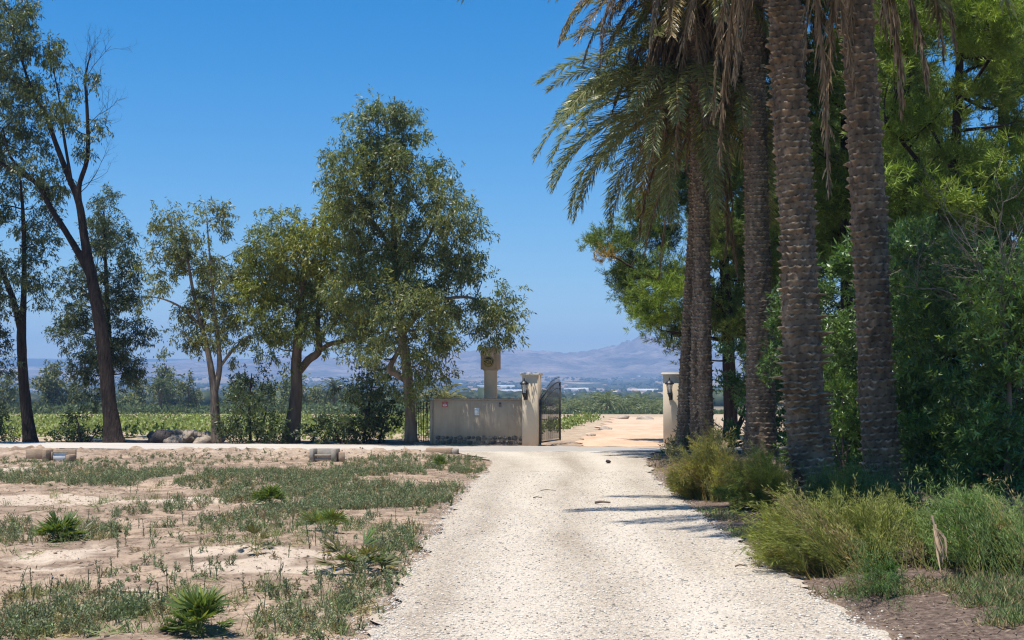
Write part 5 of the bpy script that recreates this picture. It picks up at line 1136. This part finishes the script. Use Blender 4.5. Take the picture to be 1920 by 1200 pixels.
# concrete irrigation boxes beside the road
def boxes():
    x, y = gnd(84, 856); z = float(hgt(x, y)) - .03
    root = thing('irrigation_box', 'brown concrete irrigation box with a white sluice plate at the far left roadside', 'irrigation box', (x, y, z), R(-6), 'irrigation boxes along the road')
    m_ = MB(); box(m_, (-.33, .25, .14), (.62, .10, .34), bev=.012); m_.build('side_slab', M['conc_old'], root)
    m_ = MB(); box(m_, (.045, .08, .14), (.11, .42, .34), bev=.012); box(m_, (.42, .30, .14), (.62, .08, .34), bev=.012); box(m_, (.70, .06, .06), (.10, .40, .22), bev=.012); m_.build('chamber', M['conc_old'], root)
    m_ = MB(); box(m_, (.155, .1, .11), (.035, .04, .26), bev=.004); box(m_, (.38, .1, .225), (.40, .04, .03), bev=.004); m_.build('sluice_frame', M['conc_grey'], root)
    m_ = MB(); box(m_, (.36, .105, .085), (.34, .02, .20), bev=.003); m_.build('sluice_plate', M['white_paint'], root)
    x, y = gnd(606, 862); z = float(hgt(x, y)) - .02
    root = thing('irrigation_box', 'grey concrete irrigation box with an open slotted front below the thick forked trunk', 'irrigation box', (x, y, z), R(-8), 'irrigation boxes along the road')
    m_ = MB(); box(m_, (-.30, .15, .16), (.10, .40, .36), bev=.012); box(m_, (.28, .15, .16), (.12, .40, .36), bev=.012); box(m_, (0, .33, .16), (.46, .06, .36), bev=.01); m_.build('chamber', M['conc_grey'], root)
    m_ = MB(); box(m_, (-.02, .02, .17), (.43, .05, .05), bev=.008); box(m_, (-.02, .03, .07), (.43, .04, .06), bev=.008); m_.build('cross_bar', M['conc_grey'], root)
    m_ = MB(); box(m_, (.42, .22, .10), (.16, .30, .30), rz=.3, bev=.012); m_.build('wing_wall', M['conc_old'], root)
    x, y = gnd(826, 851); z = float(hgt(x, y)) - .03
    root = thing('irrigation_box', 'low brown concrete irrigation box at the roadside in front of the wall', 'irrigation box', (x, y, z), R(-6), 'irrigation boxes along the road')
    m_ = MB(); box(m_, (-.05, 0, .07), (.72, .10, .24), bev=.02); box(m_, (-.05, .3, .07), (.72, .10, .24), bev=.02); box(m_, (-.37, .15, .07), (.08, .20, .24), bev=.01); m_.build('chamber', M['conc_old'], root)
    m_ = MB(); box(m_, (.40, .10, .09), (.16, .34, .16), bev=.02); m_.build('end_block', M['conc_grey'], root)
boxes()

# rock pile
rng = rs(23); 
def rock_mesh(seed, m_):
    r_ = rs(seed); bm_v = []; th = np.linspace(0, np.pi, 9); ph = np.linspace(0, 2 * np.pi, 13)[:-1]; mb = MB()
    V = np.array([[math.sin(t) * math.cos(p), math.sin(t) * math.sin(p), math.cos(t)] for t in th for p in ph]); o = r_.rand(2) * 30
    V = V * (1 + .7 * (fbm(V[:, 0] * 1.6 + o[0], V[:, 1] * 1.6 + V[:, 2] * 1.3 + o[1], 3)[:, None] - .5)); pl_ = nrm(r_.randn(5, 3))
    for p in pl_:
        d = V @ p; V = V - np.maximum(d - .72, 0)[:, None] * p
    i = np.arange(8)[:, None] * 12; j = np.arange(12)[None, :]; j2 = (j + 1) % 12
    mb.add(V, np.stack([i + j, i + 12 + j, i + 12 + j2, i + j2], -1).reshape(-1, 4)); return mb.mesh('rock', M[m_])
RK = [rock_mesh(400 + k, 'rock') for k in range(4)] + [rock_mesh(410, 'rock_dark')]
for k in range(22):
    px = 285 + k * 5.4 + rng.randn() * 4; d = k < 4
    Yr = 45.0 + rng.rand() * 1.0; s = .17 + .17 * rng.rand(); lift = 0 if k % 3 else .24 * (1 - abs(px - 350) / 90)
    q = at(px, 828, Yr); o = part('rock', RK[4] if d else RK[k % 4], None, (q[0], Yr, float(hgt(q[0], Yr)) + .08 + max(0, lift)), (rng.rand() * .6, rng.rand() * .6, rng.rand() * 6), (s * 1.6, s, s * .8))
    tag(o, 'dark rough rock at the left end of the rock pile' if d else 'pale brown field rock in the low pile beside the cross road', 'rock', 'rocks piled by the road')
for px, py, s, lab in [(1140, 870, .10, 'dark lone stone lying on the far gravel driveway'), (1062, 812, .0, '')]:
    if s:
        x, y = gnd(px, py); tag(part('stone', RK[4], None, (x, y, .06), (0, .2, 1), (s * 1.1, s * .6, s * .4)), lab, 'stone')
for px, py, s, lab in [(1136, 806, .3, 'grey rock on the left edge of the sandy track inside the gate'), (1165, 786, .45, 'dark rock at the far left side of the sandy track'), (1212, 787, .55, 'grey rubble lump at the far end of the sandy track'), (1110, 818, .16, 'small pale rock near the start of the sandy track')]:
    x, y = gnd(px, py); tag(part('rock', RK[int(px) % 4], None, (x, y, float(hgt(x, y)) + .05), (0, .2, px), (s * 1.4, s, s * .5)), lab, 'rock')
def stick(label, px, py, L, rz, r=.018):
    x, y = gnd(px, py); mb = MB(); rg = rs(int(px)); P = spline([(-L / 2, 0, 0), (-L * .1, .015, .012), (L * .2, -.01, .008), (L / 2, .0, .0)], 10); tube(mb, P, np.linspace(r, r * .6, 10), 7, None, True, .2, rg)
    o = mb.build('stick', M['wood'], None, True, (x, y, (.016 if x > road_l(y) else float(hgt(x, y))) + r + .008)); o.rotation_euler = (0, 0, rz); tag(o, label, 'stick')
stick('short dark reddish stick lying on the middle of the gravel driveway', 1130, 948, .23, .05, .02)
stick('thin pale stick on the gravel left of the reddish stick', 1008, 937, .14, .1, .009)
stick('thin twig on the gravel, farther up the driveway on its left side', 1028, 923, .26, -.05, .007)
stick('small dark twig on the gravel in front of the large feathery shrub', 1390, 1068, .12, .1, .008)
stick('long dry stem lying on the sand in the left foreground', 210, 1121, .6, .04, .008)

# ------------------------------------------------------------------ haze, sky, sun, camera
hz = MB(); box(hz, (0, 3550, 160), (11000, 7500, 332)); hz = hz.build('haze', None); tag(hz, kind='stuff')
m, nt, b = mat('haze_air'); nt.nodes.remove(b); v = nt.nodes.new('ShaderNodeVolumePrincipled')
v.inputs['Color'].default_value = (.36, .60, 1, 1); v.inputs['Density'].default_value = 2.5e-4; v.inputs['Anisotropy'].default_value = 0.0
nt.links.new(v.outputs[0], nt.nodes['Material Output'].inputs['Volume']); hz.data.materials.append(m)

SUN = Vector((-.20, -.15, .97)).normalized()
w = bpy.data.worlds.new('World'); SC.world = w; w.use_nodes = True; nt = w.node_tree; bg = nt.nodes['Background']
sky = nt.nodes.new('ShaderNodeTexSky'); sky.sky_type = 'NISHITA'; sky.sun_disc = False
sky.sun_elevation = math.asin(SUN.z); sky.sun_rotation = math.atan2(SUN.x, SUN.y); sky.air_density = 1.0; sky.dust_density = 0.2; sky.ozone_density = 3.0; sky.altitude = 0
hs = nt.nodes.new('ShaderNodeHueSaturation'); hs.inputs['Saturation'].default_value = 1.55; hs.inputs['Value'].default_value = 1.0
nt.links.new(sky.outputs[0], hs.inputs['Color']); nt.links.new(hs.outputs[0], bg.inputs[0]); bg.inputs[1].default_value = .10
l = bpy.data.lights.new('sun', 'SUN'); l.energy = 5.0; l.angle = R(.53); l.color = (1, .955, .88); lo = bpy.data.objects.new('sun', l); COL.objects.link(lo)
lo.rotation_euler = SUN.to_track_quat('Z', 'Y').to_euler(); lo.location = (0, 0, 60)

cam = bpy.data.cameras.new('camera'); cam.sensor_width = 36; cam.lens = 36 * F / 1920; cam.clip_end = 30000; cam.clip_start = .1
co = bpy.data.objects.new('camera', cam); COL.objects.link(co); co.location = (0, 0, CAMZ); co.rotation_euler = (math.pi / 2 + PITCH, 0, 0); SC.camera = co
SC.view_settings.view_transform = 'Standard'; SC.view_settings.look = 'None'; SC.view_settings.gamma = 1; SC.view_settings.use_curve_mapping = False
SC.view_settings.exposure = 0.55
SC.cycles.max_bounces = 6; SC.cycles.diffuse_bounces = 3; SC.cycles.glossy_bounces = 2; SC.cycles.transmission_bounces = 4; SC.cycles.volume_bounces = 0; SC.cycles.transparent_max_bounces = 4
SC.cycles.use_denoising = True
SC.cycles.denoiser = 'OPENIMAGEDENOISE'; SC.cycles.denoising_input_passes = 'RGB_ALBEDO_NORMAL'; SC.cycles.denoising_prefilter = 'NONE'
SC.cycles.filter_width = 1.25
SC.cycles.sample_clamp_indirect = 8
